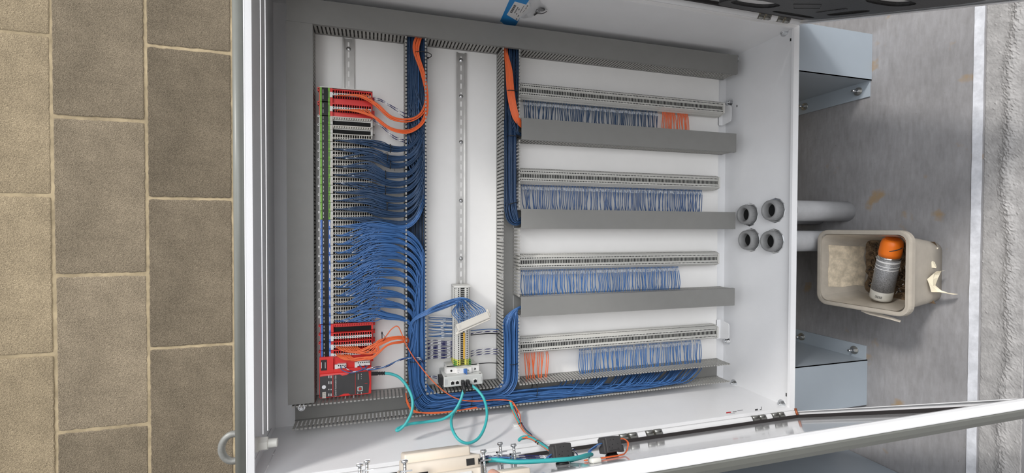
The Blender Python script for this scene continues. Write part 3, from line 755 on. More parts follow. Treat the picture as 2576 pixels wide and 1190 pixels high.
mb = MB(); p, q = A(807, 907), A(822, 932); mb.box(p[0], q[0], p[1], q[1], DC + .002, DC + .005); mb.m = 1
for xx in (808.5, 818):
    a, b = A(xx - .7, 912), A(xx + .7, 927); mb.box(a[0], b[0], a[1], b[1], DC + .0017, DC + .002)
part('label_window', mb, [M_BLACK, M_PAPER], CT)
def plug(parent, x0, x1, y, n, dd):
    mb = MB(); p, q = A(x0, y - 4.5, dd), A(x1, y + 4.5, dd); mb.box(p[0], q[0], p[1], q[1], dd, dd + .014); mb.box(p[0] - .008, p[0], p[1] + .002, q[1] + .006, dd + .002, dd + .014)
    mb.m = 1
    for k in range(n):
        c = p[0] + (q[0]-p[0]) * (k + .5)/n; mb.add([(c + .002*math.cos(a*math.pi/4), p[1] + .0045 + .002*math.sin(a*math.pi/4), dd - .0002) for a in range(8)], [tuple(range(8))])
    return part('power_plug', mb, [M_MCB, M_HOLE], parent)
plug(CT, 849, 871, 921, 4, DC + .004); plug(CT, 899, 931, 914, 6, DC + .004)

# module wiring: one tied bundle for every wired module
LOOMS = []
def y7(x): return 1018 - .098 * (x - 1050)
def module_loom(k):
    y = ybound(k) + 15.5
    if k < 12: lab = 'dark blue wire bundle from the %s grey module with green markers' % ORD[k-2]
    else: lab = 'bright blue wire bundle from the %s grey module with blue markers' % ORD[k-12]
    T = thing('wire_bundle', lab, 'wire bundle', at(905, y, 1.49), 'wire bundles from the modules')
    n = 16
    up = k <= 11
    order = list(range(n)); rnd.shuffle(order)
    tx = 978 + rnd.uniform(-9, 8)
    if up: ty = y + 22 - (k - 2) * .9 + rnd.uniform(-3, 3); arch = rnd.uniform(-13, 2)
    elif k == 12: ty = y + 2; arch = -4
    else: ty = y - 18 - min(18, (k - 13) * 5) + max(0, k - 19) * 6 + rnd.uniform(-2, 2); arch = -14
    sl = MB()
    for j in range(n):
        x0 = 842 + 5.4 * j + rnd.uniform(-.6, .6); f = order[j] / (n - 1) - .5; g = rnd.uniform(-.5, .5)
        dt = 1.472 + abs(g) * .016 + j * .0007
        pts = [at(x0, y, 1.504), at(x0 + 5, y + 1.2, 1.494), at(x0 + 17, y + 1.5 + f*3, 1.487 - (n-j)*.0006)]
        xm = (x0 + tx) / 2 + 12
        s = (xm - 843) / (tx - 843)
        pts.append(at(xm, y + (ty - y) * s**1.7 + arch * math.sin(math.pi * min(1, s)) + f * 20 + rnd.uniform(-2,2), dt))
        pts.append(at(tx, ty + f * (15 if up else 17), dt + .003))
        if up or k == 12:
            xi = 1035 + 33 * rnd.random(); dr = rnd.uniform(1.503, 1.552)
            yt = ty - 8 - rnd.random()*6
            pts += [at(1014, ty + f * 11 + 1, 1.492 + abs(f)*.012), at(1040, ty - 12 + f*12, 1.497 + abs(g)*.02), at(1058 + 5*f, ty - 42 + f*10, 1.499 + abs(g)*.03), at(1067 + 5*f, ty - 88, dr)]
            xr = 1026 + 44 * rnd.random()
            yy = yt - 150
            while yy > 130:
                pts.append(at(xr + rnd.uniform(-2,2), yy, dr + rnd.uniform(-.003,.003))); yy -= 95
            pts.append(at(xr, 97, dr + .004)); pts.append(at(xr + 3, 70, 1.55))
        else:
            tt = min(1, max(0, 1 - (k - 13) / 10.5 + rnd.uniform(-.22, .22)))
            xi = 1027 + 42 * tt; dr = rnd.uniform(1.500, 1.552)
            yw = ty + f*10 + 6
            pts += [at(1014, yw + 1, 1.494 + abs(f)*.015), at(1036 + 8*tt, yw + 20, 1.497 + abs(g)*.03), at((1052 + xi)/2 + 6*tt, yw + 58, dr - .002), at(xi, min(yw + 120, 905), dr)]
            yy = yw + 210
            while yy < 900:
                pts.append(at(xi + rnd.uniform(-2,2), yy, dr)); yy += 95
            oy = (.5 - tt) * 40
            pts += [at(xi + 1, 930, dr), at(xi + 8 - 4*tt, 965 + (1-tt)*22, dr), at(xi + 34, y7(xi+34) + oy*.95 - 2, dr)]
            if tt > .42:
                q = (tt - .42) / .58; x4 = 1303 - 34 * q
                pts += [at(1140, y7(1140) + oy, dr), at(1205, y7(1205) + oy*.9, dr), at(x4 - 32, y7(x4-32) + oy*.8 - 2, dr), at(x4 - 6, y7(x4) - 22 - 12*q, dr), at(x4, 930, dr), at(x4 + rnd.uniform(-1,1), 860, dr), at(x4 + 2 - 4*q, 815 - 10*q, dr), at(1302, 786 - 18*(1-q)*.3 - 12*q, 1.505 + rnd.random()*.03), at(1322, 768 + 12*rnd.random(), 1.52 + rnd.random()*.03)]
            else:
                xe = 1480 + 280 * rnd.random() if tt < .3 else 1400 + 200*rnd.random()
                x = 1150
                while x < xe - 70:
                    w_ = oy * (.8 - .35*(x-1150)/600) + 7*math.sin(x*.013 + f*6); pts.append(at(x, y7(x) + w_, dr + .004*math.sin(x*.02 + g*9))); x += 85
                pts += [at(xe - 30, y7(xe-30) + oy*.35 + 4, dr), at(xe, y7(xe) - 12, dr + .008), at(xe + 8, y7(xe) - 26, 1.562)]
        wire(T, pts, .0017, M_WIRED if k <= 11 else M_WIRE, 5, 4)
        if rnd.random() < .22:
            a, b = pts[2], pts[2] + (pts[3] - pts[2]) * .16; sl.lathe(a, b - a, [(0,.0021),((b-a).length,.0021)], 6)
    part('marker_sleeves', sl, M_SLEEVE, T, 'clear wire marker sleeves', 'stuff')
    return tx, ty
TIES = []
for k in range(2, 24): TIES.append((k, *module_loom(k)))

T = thing('wire_bundle', 'blue wires lying deep along the bottom of the packed toothed duct', 'wire bundle', at(1046, 400, 1.56), 'wire bundles from the modules')
for j in range(30):
    xr = 1026 + 46*j/29; d = 1.558 + .01*rnd.random(); wire(T, [at(xr + rnd.uniform(-3,3), y, d + rnd.uniform(-.003,.003)) for y in (90, 200, 310, 420, 530, 640, 760, 880)], .0017, M_WIRED, 5, 3)
# orange bundles of the red modules
def loom(label, cat='wire bundle', group=None, o=(0,0,1.5), name='wire_bundle'): return thing(name, label, cat, o, group)
for (lab, ys, path) in (('orange wire bundle from the wide red module nearest the bare rail end', 240.5, [(905,241),(945,262),(985,296),(1030,302),(1062,283),(1073,243),(1062,185),(1044,130),(1047,100),(1062,78)]),
                        ('orange wire bundle from the second wide red module', 277.5, [(905,282),(945,296),(985,324),(1030,330),(1064,305),(1074,255),(1066,190),(1049,135),(1053,102),(1066,78)])):
    T = loom(lab, group='orange wire bundles', o=at(950, ys, 1.49))
    for j in range(9):
        x0 = 848 + j * 8.5; f = rnd.uniform(-.5,.5); g = rnd.uniform(-.5,.5); pts = [at(x0, ys + 1, 1.505), at(x0 + 10, ys - 1, 1.49)]
        for i, (x, y) in enumerate(path):
            if x < x0 + 24 and i < 2: continue
            sp = (5, 9, 9, 10, 9, 8, 9, 11, 10, 8)[i]
            pts.append(at(x + (g if i < 4 else f)*sp*(.5 if i < 4 else 1), y + f*sp*(1 if i < 4 else .3), (1.479 if i < 3 else 1.487 if i < 4 else 1.499 if i < 9 else 1.54) + abs(g)*.008))
        wire(T, pts, .0017, M_ORANGE, 6, 5)
for (lab, ys, ph) in (('orange wire bundle from the narrow red modules, tied near the duct', 869, [(950,866),(985,852),(1012,850),(1030,858),(1042,900),(1040,990)]), ('loose orange wires from the last narrow red module', 889, [(940,897),(975,868),(1005,861),(1026,862),(1036,905),(1036,990)])):
    T = loom(lab, group='orange wire bundles', o=at(930, ys, 1.49))
    for j in range(11 if ys < 880 else 8):
        x0 = 846 + j * (5.2 if ys < 880 else 4.5); f = rnd.uniform(-.5,.5); g = rnd.uniform(-.5,.5)
        pts = [at(x0, ys, 1.505), at(x0 + 4, ys + 7, 1.492), at(x0 + 24, ys + 17 + f*6, 1.484), at(x0 + 55, ys + 16 + f*9 - (0 if ys < 880 else 4), 1.478)]
        for i, (x, y) in enumerate(ph):
            sp = (14, 8, 8, 10, 6, 6)[i]; pts.append(at(x + g*sp*.6, y + f*sp, (1.476, 1.482, 1.495, 1.515, 1.545, 1.55)[i] + abs(g)*.006))
        wire(T, pts, .0017, M_ORANGE, 6, 5)
# single orange wires
T = loom('single orange wire arching over the big blue bundle and down to the left door', 'wire', None, at(1150, 1000, 1.47), 'orange_wire')
wire(T, [at(x, y, d) for x, y, d in ((936,868,1.478),(965,852,1.472),(985,828,1.465),(1000,821,1.465),(1010,838,1.472),(1022,868,1.478),(1045,905,1.476),(1085,955,1.47),(1125,990,1.472),(1160,1006,1.476),(1200,1009,1.482),(1245,1006,1.484),(1283,1008,1.484),(1296,1020,1.478),(1303,1040,1.45))], .0017, M_ORANGE, 6, 6)
T = loom('orange wires curling out of the duct corner beside the teal loop', 'wire', None, at(1060, 1035, 1.5), 'orange_wire')
for j in range(5): wire(T, [at(x + rnd.uniform(-2,2), y + j*1.5*(1 if i > 1 else 0), d) for i, (x, y, d) in enumerate(((1024,960,1.52),(1022,990,1.51),(1025,1012,1.503),(1038,1030,1.498),(1070,1040 - j*2,1.493),(1120,1038 - j*2,1.493),(1190,1026 - j,1.50),(1235,1017,1.52)))], .0016, M_ORANGE, 6, 5)
T = loom('two striped blue and white wires curving out beside the first wide red module', 'wire', None, at(980, 265, 1.5), 'striped_wire')
for j in range(2):
    striped(T, [at(x, y + j*(4 if x < 1000 else 9), d) for x, y, d in ((938,247,1.50),(955,249,1.497),(985,266,1.497),(1015,284,1.50),(1035,300,1.51),(1050,325,1.53))])
    striped(T, [at(x, y + j*5, d) for x, y, d in ((940,298,1.51),(965,318,1.50),(990,342,1.50),(1015,352,1.505),(1040,362,1.53))])
T = loom('two striped blue and white supply wires looping from the red controller to the duct', 'wire', None, at(960, 915, 1.48), 'striped_wire')
for j, (p0, x0) in enumerate((((866,922,1.49), 880), ((918,918,1.49), 925))):
    striped(T, [at(*p0), at(x0, 932, 1.478), at(x0 + 20, 934 - j*8, 1.474), at(945, 923 + j*3, 1.474), at(970, 921 + j*3, 1.474), at(1005, 905 + j*2, 1.478), at(1035, 899 + j*2, 1.486), at(1060, 903 + j*3, 1.49), at(1066, 925, 1.51)])
wire(T, [at(857,922,1.49), at(862,932,1.48), at(885,938,1.474), at(910,930,1.474), at(925,921,1.48)], .0015, M_WIRE, 6, 6)
wire(T, [at(904,918,1.49), at(915,928,1.476), at(945,929,1.472), at(975,920,1.472), at(1010,903,1.478), at(1040,900,1.487), at(1062,912,1.5)], .0015, M_WIRE, 6, 6)

# ducts of the right bay: bundles from above and below
T = loom('dark blue wires and bends leaving the first covered duct upwards beside the toothed wall', group='bundles in the second toothed duct', o=at(1290, 200, 1.52))
for j in range(46):
    f, g = rnd.random(), rnd.random(); xr = 1271 + 33*f; d = 1.503 + .05*g
    deep = f < .45
    if deep: wire(T, [at(xr, 105, 1.55), at(xr, 132, d), at(xr, 220, d), at(xr - 1, 300, d), at(xr, 400, d), at(xr + 1, 480, d), at(xr + 4, 515, d), at(xr + 16, 540 + 18*(1-f), d), at(1316, 540 + 20*rnd.random(), 1.53)], .0015, M_WIRED, 5, 4)
    else:
        q = (f - .45)/.55; wire(T, [at(xr - 4, 105, 1.55), at(xr, 132, d), at(xr + 1, 190, d), at(xr - 2, 235, d), at(xr - 4 - 16*(1-q)*.4, 280, d), at(xr + 2, 312 + 12*(1-q), d), at(1304, 332 + 8*(1-q), d), at(1322, 338 + rnd.uniform(-6,6), 1.53)], .0015, M_WIRED, 5, 4)
T = loom('blue wires running down the second toothed duct into the second covered duct', group='bundles in the second toothed duct', o=at(1285, 450, 1.52))
for j in range(40):
    f, g = rnd.random(), rnd.random(); xr = 1268 + 30*f; d = 1.505 + .05*g
    wire(T, [at(xr, 300, d + .01), at(xr, 345, d), at(xr + rnd.uniform(-1,1), 420, d), at(xr, 490, d), at(xr + 2, 525 + 14*(1-f), d), at(xr + 14*(1 - .6*f), 548 + 14*(1-f), d), at(1305, 552 + 14*(1-f), d), at(1322, 545 + rnd.uniform(-8,10), 1.53)], .0015, M_WIRED if j % 3 else M_WIREM, 5, 4)
T = loom('orange wire bundle in the second toothed duct bending into the first covered duct', group='orange wire bundles', o=at(1285, 200, 1.5))
for j in range(12):
    f, g = j/11 - .5, rnd.uniform(-.5,.5)
    wire(T, [at(1272 + f*12, 108, 1.54), at(1272 + f*8, 130, 1.507 + abs(g)*.006), at(1280 + f*15, 175, 1.50), at(1284 + f*17, 225, 1.497 + abs(g)*.005), at(1290 + f*17, 265, 1.499), at(1299 + f*13, 296 - f*8, 1.502), at(1312, 314 - f*14, 1.51), at(1326, 322 - f*12, 1.53)], .0017, M_ORANGE, 6, 5)
T = loom('blue wires fanning along the bottom of the wire-filled duct towards the conduit bushings', group='bundles in the left wall duct', o=at(1500, 965, 1.52))
for j in range(44):
    f, g = rnd.uniform(-.5,.5), rnd.random(); xe = 1560 + 195*rnd.random(); d = 1.506 + .048*g; pts = [at(1240, y7(1240) + f*26, d), at(1290, y7(1290) + f*26, d)]
    x = 1350
    while x < xe - 60: pts.append(at(x, y7(x) + 4 + f*24*(1 - (x-1350)/900) + 6*math.sin(x*.014 + f*5), d)); x += 80
    pts += [at(xe - 44, y7(xe-44) + 8 + 8*f, d), at(xe - 12, y7(xe) - 2, d + .003), at(xe + 10, y7(xe) - 26, 1.562)]
    wire(T, pts, .00155, M_WIRE, 5, 4)

# ================================================================== MIDDLE BAY
TS = thing('terminal_strip', 'short stack of grey terminal blocks ending in green and yellow ones, on the middle rail', 'terminal blocks', at(1164, 820, DP))
TFM = 1.500; uc = at(1164.5, 820, TFM)[0]; v_s, v_e = at(1164,724,TFM)[1], at(1164,922,TFM)[1]
def strip_terminal(mats):
    mb = terminal_mesh(); mb.v = [V(p[1], p[0], p[2] if p[2] < .03 else p[2] + .021) for p in mb.v]; mb.f = [f[::-1] for f in mb.f]; return mb.mesh('terminal_block', mats)
mg, me_ = strip_terminal([M_TERM, M_HOLE]), strip_terminal([M_YELLOW, M_HOLE])
n = int((v_e - v_s) / TP)
for k in range(n):
    earth = k >= n - 3; o = inst('terminal_block', me_ if earth else mg, (uc, v_s + TP*(k+.5), TFM), TS)
    if earth:
        mb = MB(); vv = v_s + TP*(k+1) - .0005
        for a, b in ((-.0285,-.010),(.010,.0285)): mb.box(uc + a, uc + b, vv - .0006, vv + .0008, TFM - .0003 if abs(a) < .0285 and abs(b) < .0285 else TFM + .001, TFM + .03)
        part('green_stripe', mb, M_EGREEN, o)
mb = MB(); mb.box(uc + .002, uc + .006, at(1164,838,TFM)[1], at(1164,903,TFM)[1], TFM - .001, TFM + .008); part('bridge_bar', mb, M_AMBER, TS, 'amber plug-in bridge bar')
mb = MB(); mb.rbox(uc - .028, uc + .028, v_s - .006, v_s, TFM + .002, TFM + .067, .001); part('end_clamp', mb, M_TERM, TS)
# wires at its two sides
T = loom('short blue wires with clear markers between the big blue bundle and the middle terminal strip', 'wires', None, at(1110, 825, 1.54))
for j in range(15):
    y = 797 + j*3.6; e = rnd.uniform(-3,3)
    wire(T, [at(1078, y + e - 1, 1.53), at(1095, y + e*.5, 1.537), at(1120, y + rnd.uniform(-1,1), 1.54), at(1146, y + (834 - y)*.05, 1.548)], .0014, M_WIRE if j % 3 else M_WHITEW, 5, 5)
mb = MB()
for j in range(12):
    p = at(1112 + rnd.uniform(-4,4), 803 + j*4.2, 1.537); mb.lathe(p, (1,0,0), [(0,.0021),(.010,.0021)], 6)
part('marker_sleeves', mb, M_SLEEVE, T, 'clear wire marker sleeves', 'stuff')
T = loom('navy and white striped wires between the big blue bundle and the middle terminal strip', 'wires', None, at(1110, 880, 1.54))
for j in range(14):
    y = 858 + j*3.3; e = rnd.uniform(-4,4); striped(T, [at(1076, y + e + 3, 1.525), at(1095, y + e*.6, 1.537), at(1120, y + rnd.uniform(-1.5,1.5), 1.54), at(1147, y - 3 + (880-y)*.1, 1.548)], .0015, 7)
T = loom('striped and black wires crossing from the middle terminal strip to the second toothed duct', 'wires', None, at(1220, 860, 1.54))
for y, kind in ((832,'b'),(838,'s'),(843,'k'),(882,'s'),(888,'s'),(894,'s'),(917,'k')):
    pts = [at(1184, y + (2 if kind == 's' else 0), 1.548), at(1205, y - 2, 1.54), at(1230, y - 4, 1.538), at(1252, y - 3, 1.538), at(1266, y - 1, 1.545)]
    striped(T, pts, .0015, 7) if kind == 's' else wire(T, pts, .0016, M_BLACK if kind == 'k' else M_WIRE, 6, 5)
# loose plug connector with its own wires
LC = thing('plug_connector', 'loose cream plug connector hanging by blue wires in front of the middle terminal strip', 'connector', at(1186, 812, 1.45))
c0, c1, c2 = at(1146.5, 817, 1.45), at(1226, 783, 1.45), at(1150, 838, 1.445)
ex = (c1 - c0); Lx = ex.length; ex.normalize(); ey = (c2 - c0); ey = (ey - ex*ey.dot(ex)); Ly = ey.length; ey.normalize(); ez = ex.cross(ey)
fC = lambda a, b, h: tuple(c0 + ex*a + ey*b + ez*h)
mb = MB(); mb.rbox(0, Lx, 0, Ly, -.002, .012, .001, fC, 1); mb.rbox(-.004, Lx*.99, Ly*.80, Ly*1.12, -.002, .011, .001, fC, 1)
mb.rbox(-.010, .004, Ly*.9, Ly*1.25, 0, .008, .003, fC); mb.rbox(Lx - .002, Lx + .006, -.006, Ly*.75, 0, .01, .002, fC)
part('connector_housing', mb, M_CONN, LC)
mb = MB(); sgn = -.0021
for k in range(18): mb.box(.006 + (Lx-.016)*k/17 - .0006, .006 + (Lx-.016)*k/17 + .0006, .0035, .0047, -.0024, -.002, fC)
for k in range(34): mb.box(.006 + (Lx-.012)*k/33 - .0005, .006 + (Lx-.012)*k/33 + .0005, Ly*.76, Ly*.80, -.0024, -.002, fC)
for k, l in enumerate((.010,.010,.006,.007)): mb.box(.006, .006 + l, Ly*.28 + k*.003, Ly*.28 + k*.003 + .0006, -.0023, -.002, fC)
part('connector_print', mb, M_GREYINK, LC)
T = loom('blue wires arching from the big bundle to the loose cream plug connector', group='wire bundles from the modules', o=at(1110, 780, 1.46))
for j in range(17):
    a = .013 + (Lx - .018) * j/16; e = V(*fC(a, .004, .005)); e0 = V(*fC(a - .002, -.012, .004)); f = j/16 - .5; g = rnd.uniform(-.5,.5)
    px = 1163 + 60*j/16
    pts = [at(1034, 900 + 20*g, 1.53), at(1030 + g*6, 840 + 18*g, 1.508), at(1040, 806 + 10*g - 8*f, 1.490), at(1075, 785 + 10*g - 14*f, 1.475), at(1115, 768 - 20*f + 10*g, 1.462 + .012*rnd.uniform(-1,1)), at(1150 + 16*(f+.5), 756 - 18*f + 8*g, 1.45 + .01*rnd.uniform(-1,1))]
    pts += [V(*fC(a - .010 - .006*g, -.034 + .012*f + .008*g, .004)), e0, e]
    wire(T, pts, .0016, M_WIRE, 6, 5)
# circuit breaker
DBk = 1.486; B = lambda x, y, d=DBk: at(x, y, d)
MC = thing('circuit_breaker', 'white miniature circuit breaker with a blue toggle between terminals and network switch', 'circuit breaker', at(1163, 925, DP))
ua_, ub_ = B(1121,930)[0], B(1209,925)[0]; va_, vb_ = B(1165,926,1.48)[1], B(1165,939.5,1.48)[1]; um1, um2 = B(1148,930)[0], B(1186,930)[0]
mb = MB(); mb.rbox(ua_ + .006, ub_ - .006, va_, vb_, DBk + .018, DP - .008, .001, None, 1); mb.rbox(um1, um2, va_ + .0004, vb_ + .0004, DBk - .006, DBk + .02, .001, None, 1)
mb.plate([[(ua_, DBk + .02), (ua_ + .004, DBk + .006), (um1, DBk + .003), (um1, DBk + .03), (ua_, DBk + .03)]], va_, vb_, lambda a, b, h: (a, h, b))
mb.plate([[(ub_, DBk + .02), (ub_ - .004, DBk + .006), (um2, DBk + .003), (um2, DBk + .03), (ub_, DBk + .03)][::-1]], va_, vb_, lambda a, b, h: (a, h, b))
part('breaker_body', mb, M_MCB, MC)
mb = MB()
for x in (1136, 1195): 
    c = B(x, 929); mb.lathe((c[0], (va_+vb_)/2, DBk + (.005)), (0,0,-1), [(0,.0036),(.0008,.0036)], 14)
part('terminal_screw_hole', mb, M_HOLE, MC)
mb = MB(); cu = B(1169.5, 930)[0]; mb.rbox(cu - .006, cu + .004, va_ + .002, vb_ - .002, DBk - .014, DBk - .004, .0012); mb.box(cu + .001, cu + .004, va_ + .001, vb_ + .006, DBk - .018, DBk - .008)
part('toggle', mb, M_LEVER, MC, 'blue toggle lever')
mb = MB(); c = B(1177, 930); mb.box(c[0]-.001, c[0]+.001, (va_+vb_)/2-.002, (va_+vb_)/2+.002, DBk - .0065, DBk - .006); part('state_window', mb, M_CLEARGREEN, MC)
mb = MB(); bu = B(1152,930)[0]; vc_ = (va_+vb_)/2; mb.lathe((bu, vc_ + .004, DBk - .006), (0,0,-1), [(0,.0016),(.0003,.0016)], 10)
for k in range(3): mb.box(bu - .0015 + k*.0022, bu - .0009 + k*.0022, vc_ - .005, vc_ - .001, DBk - .0063, DBk - .006)
part('rating_print', mb, M_GREYINK, MC)
# network switch
DS = 1.460; S = lambda x, y, d=DS: at(x, y, d)
SW = thing('network_switch', 'grey box-shaped network switch with two black plugs, lowest device on the middle rail', 'network switch', at(1165, 958, DP))
p, q = S(1117, 948), S(1214.5, 966); vtop, vbot = S(1165,945)[1], S(1165,970.5)[1]
mb = MB(); mb.rbox(p[0], q[0], vtop, vbot, DS, DP - .008, .0015, None, 1); part('housing', mb, M_SWITCH, SW)
port_u = [S(x, 957)[0] for x in (1138.5, 1150.3, 1163, 1175, 1195.5)]; vm = (vtop + vbot)/2 + .004
for i, pu in enumerate(port_u):
    mb = MB(); mb.box(pu - .0068, pu + .0068, vm - .007, vm + .007, DS - .0012, DS); mb.m = 1
    mb.box(pu - .0052, pu + .0052, vm - .003, vm + .0052, DS - .0016, DS - .0012); mb.box(pu - .0025, pu + .0025, vm - .0052, vm - .003, DS - .0016, DS - .0012)
    part('network_port', mb, [M_MCB, M_HOLE], SW)
mb = MB(); mb.box(p[0] + .004, p[0] + .010, vtop - .0002, vtop + .001, DS + .006, DS + .010); mb.box(q[0] - .010, q[0] - .004, vtop - .0002, vtop + .001, DS + .006, DS + .010); part('vent_slot', mb, M_HOLE, SW)
mb = MB()
for k in range(9): mb.box(p[0] + .0045, p[0] + .0065, vm - .013 + k*.0022, vm - .013 + k*.0022 + .0014, DS - .0004, DS)
for uu in (p[0] + .0095, q[0] - .005): mb.box(uu - .0006, uu + .0006, vm - .012, vm + .004, DS - .0004, DS)
part('front_print', mb, M_GREYINK, SW)
mb = MB(); mb.rbox(p[0] - .013, p[0], vtop + .004, vbot - .004, DS + .012, DS + .05, .001, None, 1); part('power_plug', mb, M_BLACK, SW)
T = loom('pair of striped wires feeding the black plug of the network switch', 'wire', None, at(1090, 952, 1.5), 'striped_wire')
for j in range(2): striped(T, [at(1062, 960 - j*4, 1.53), at(1078, 950 - j*3, 1.525), at(1090, 946 + j*4, 1.52), at(1106, 951 + j*3, 1.52)])

# ================================================================== TEAL NETWORK CABLES
def boot(parent, p0, p1, r=.0045, ribs=5):
    mb = MB(); p0, p1 = Vector(p0), Vector(p1); L = (p1-p0).length; prof = []
    for i in range(ribs): h = L*i/ribs; prof += [(h, r), (h + L/ribs*.55, r), (h + L/ribs*.6, r*.72), (h + L/ribs*.98, r*.72)]
    mb.lathe(p0, p1 - p0, prof, 10); return part('strain_relief', mb, M_BLACK, parent)
T = thing('network_cable', 'teal network cable looping from the red controller to the network switch', 'cable', at(1030, 1040, 1.42))
wire(T, [at(x, y, d) for x, y, d in ((968,939,1.466),(985,941,1.458),(1005,950,1.445),(1024,972,1.43),(1037,1003,1.41),(1036,1035,1.39),(1022,1064,1.375),(1007,1080,1.37),(998,1083,1.37),(1003,1077,1.378),(1030,1067,1.395),(1075,1061,1.405),(1115,1054,1.405),(1142,1035,1.41),(1158,1008,1.42),(1166,982,1.432))], .0042, M_TEAL, 10, 7, 'cable_jacket')
mb = MB(); p0, p1 = at(934, 940, 1.468), at(950, 939.5, 1.467); f0 = (p1-p0)
mb.lathe(p0, f0, [(0,.006),(f0.length,.006)], 4, False); part('plug_body', mb, M_BLACK, T); boot(T, at(949,939.5,1.467), at(970,939,1.466), .0058)
mb = MB(); c = V(port_u[2], vm, DS - .002); mb.rbox(c[0]-.0055, c[0]+.0055, c[1]-.008, c[1]+.008, DS - .022, DS - .001, .002); mb.tube([c + V(0,0,-.014), c + V(.001,.012,-.03), at(1167, 988, 1.432)], lambda t_: .0062 - .001*t_, 10, 4); part('plug_body', mb, M_BLACK, T, 'black angled plug')
T = thing('network_cable', 'teal network cable making a wide round loop below the network switch', 'cable', at(1190, 1050, 1.42))
wire(T, [at(x, y, d) for x, y, d in ((1184,968,1.44),(1202,982,1.425),(1218,1005,1.40),(1225,1040,1.36),(1219,1075,1.325),(1203,1103,1.30),(1178,1115,1.292),(1155,1107,1.30),(1139,1083,1.33),(1135,1058,1.37),(1141,1040,1.42),(1150,1028,1.47),(1158,1022,1.51))], .0042, M_TEAL, 10, 7, 'cable_jacket')
mb = MB(); c = V(port_u[3], vm, DS - .002); mb.rbox(c[0]-.0055, c[0]+.0055, c[1]-.008, c[1]+.008, DS - .022, DS - .001, .002); mb.tube([c + V(0,0,-.014), c + V(.004,.006,-.026), at(1185, 969, 1.44)], lambda t_: .0062 - .001*t_, 10, 4); part('plug_body', mb, M_BLACK, T, 'black angled plug')
# tied harness from the duct to the left door
HN = thing('door_harness', 'tied teal, orange and striped wires running from the open duct to the left door', 'wire harness', at(1320, 1070, 1.42))
hp = [(1283,1008,1.49),(1290,1030,1.46),(1303,1058,1.40),(1318,1082,1.33),(1333,1097,1.25)]
loop_ = [(1326,1100,1.22),(1312,1103,1.20),(1306,1107,1.19),(1316,1100,1.17),(1335,1102,1.14),(1352,1111,1.10),(1368,1122,1.05),(1388,1136,1.00)]
wire(HN, [at(*p_) for p_ in hp + loop_], .0044, M_TEAL, 9, 6, 'cable_jacket')
for j, (mt, off) in enumerate(((M_ORANGE, 3), (M_ORANGE, -2.5), (M_NAVY, 4.5))):
    wire(HN, [at(x + off + .6*math.sin(i*2+j), y - off*.4, d - .003) for i, (x, y, d) in enumerate(hp[1:] + loop_[3:])], .0015, mt, 6, 6)
wire(HN, [at(x, y, d) for x, y, d in ((1283,1010,1.482),(1296,1022,1.476),(1307,1040,1.44),(1309,1055,1.40),(1312,1072,1.35),(1325,1090,1.28),(1340,1099,1.15),(1362,1113,1.08),(1384,1130,1.01))], .0015, M_ORANGE, 6, 6)
for j in range(2): striped(HN, [at(x - 2 + j*4, y + 2, d - .002) for x, y, d in hp[1:] + loop_[3:]], .0013)
for x, y, d in ((1309,1066,1.375),(1352,1111,1.10),(1357,1115,1.085)):
    c = at(x, y, d); mb = MB(); mb.tube([c + V(.0062*math.cos(a), .0045*math.sin(a)*1.2, .0062*math.sin(a)) for a in [k*math.pi/6 for k in range(12)]], .0011, 5, 1, True); part('cable_tie', mb, M_BLACK, HN)
mb = MB(); c = at_v(1300, 1071, VL - t); mb.rbox(c[0] - .012, c[0] + .012, VL - t - .006, VL - t, c[2] - .012, c[2] + .012, .002); solo('cable_tie_mount', mb, M_MCB, 'small white adhesive tie mount on the left inner wall beside the door harness', 'cable clip')

# black cable ties round bundles
def tie_at(x, y, d, ru, rv, label, tail=True, ang=0.0, group='black cable ties'):
    c = at(x, y, d); mb = MB(); ca, sa = math.cos(ang), math.sin(ang)
    P = []
    for k in range(16):
        a = 2*math.pi*k/16; q = V(.0, rv*math.cos(a), ru*math.sin(a)); P.append(c + V(q[0]*ca - q[1]*sa, q[0]*sa + q[1]*ca, q[2]))
    mb.tube(P, .0013, 5, 1, True); h = P[6 if rnd.random() < .5 else 10]
    mb.rbox(h[0]-.0025, h[0]+.0025, h[1]-.0025, h[1]+.0025, h[2]-.003, h[2]+.002, .0006, None, 1)
    if tail: mb.tube([h, h + V(rnd.uniform(-.01,.012), .014, -.003), h + V(rnd.uniform(-.02,.02), .026, .004)], .0007, 4, 3)
    return solo('cable_tie', mb, M_BLACK, label, 'cable tie', group)
for k, tx, ty in TIES:
    if k not in (2, 3, 4, 5, 7, 9): continue
    tie_at(tx, ty, 1.4805, .0135, .0125, 'black cable tie round the dark blue bundle of the %s green-marked module' % ORD[k-2], tail=k in (2,4,6,8))
tie_at(1062, 138, 1.52, .03, .03, 'black cable tie round the orange bundle near the covered duct at the photo top', False, math.pi/2)
tie_at(1289, 229, 1.50, .008, .018, 'black cable tie round the orange bundle in the second toothed duct', False, math.pi/2)
tie_at(1287, 345, 1.525, .026, .024, 'black cable tie on the blue bundle below the orange bend', False, math.pi/2)
tie_at(1286, 512, 1.525, .026, .026, 'black cable tie on the blue bundle above the empty stretch of duct', False, 1.3)
tie_at(1285, 912, 1.525, .027, .026, 'black cable tie on the blue bundle left of the fourth long terminal row', False, math.pi/2)
tie_at(1046, 996, 1.525, .028, .036, 'black cable tie slung diagonally at the bend of the big blue bundle', False, 1.05)
tie_at(1049, 905, 1.525, .028, .032, 'black cable tie on the big blue bundle beside the striped supply wires', False, math.pi/2)
tie_at(1183, 1003, 1.525, .028, .029, 'black cable tie on the blue bundle below the network switch', False, .1)
tie_at(1345, 981, 1.525, .028, .027, 'black cable tie on the blue bundle below the orange wires', False, .1)
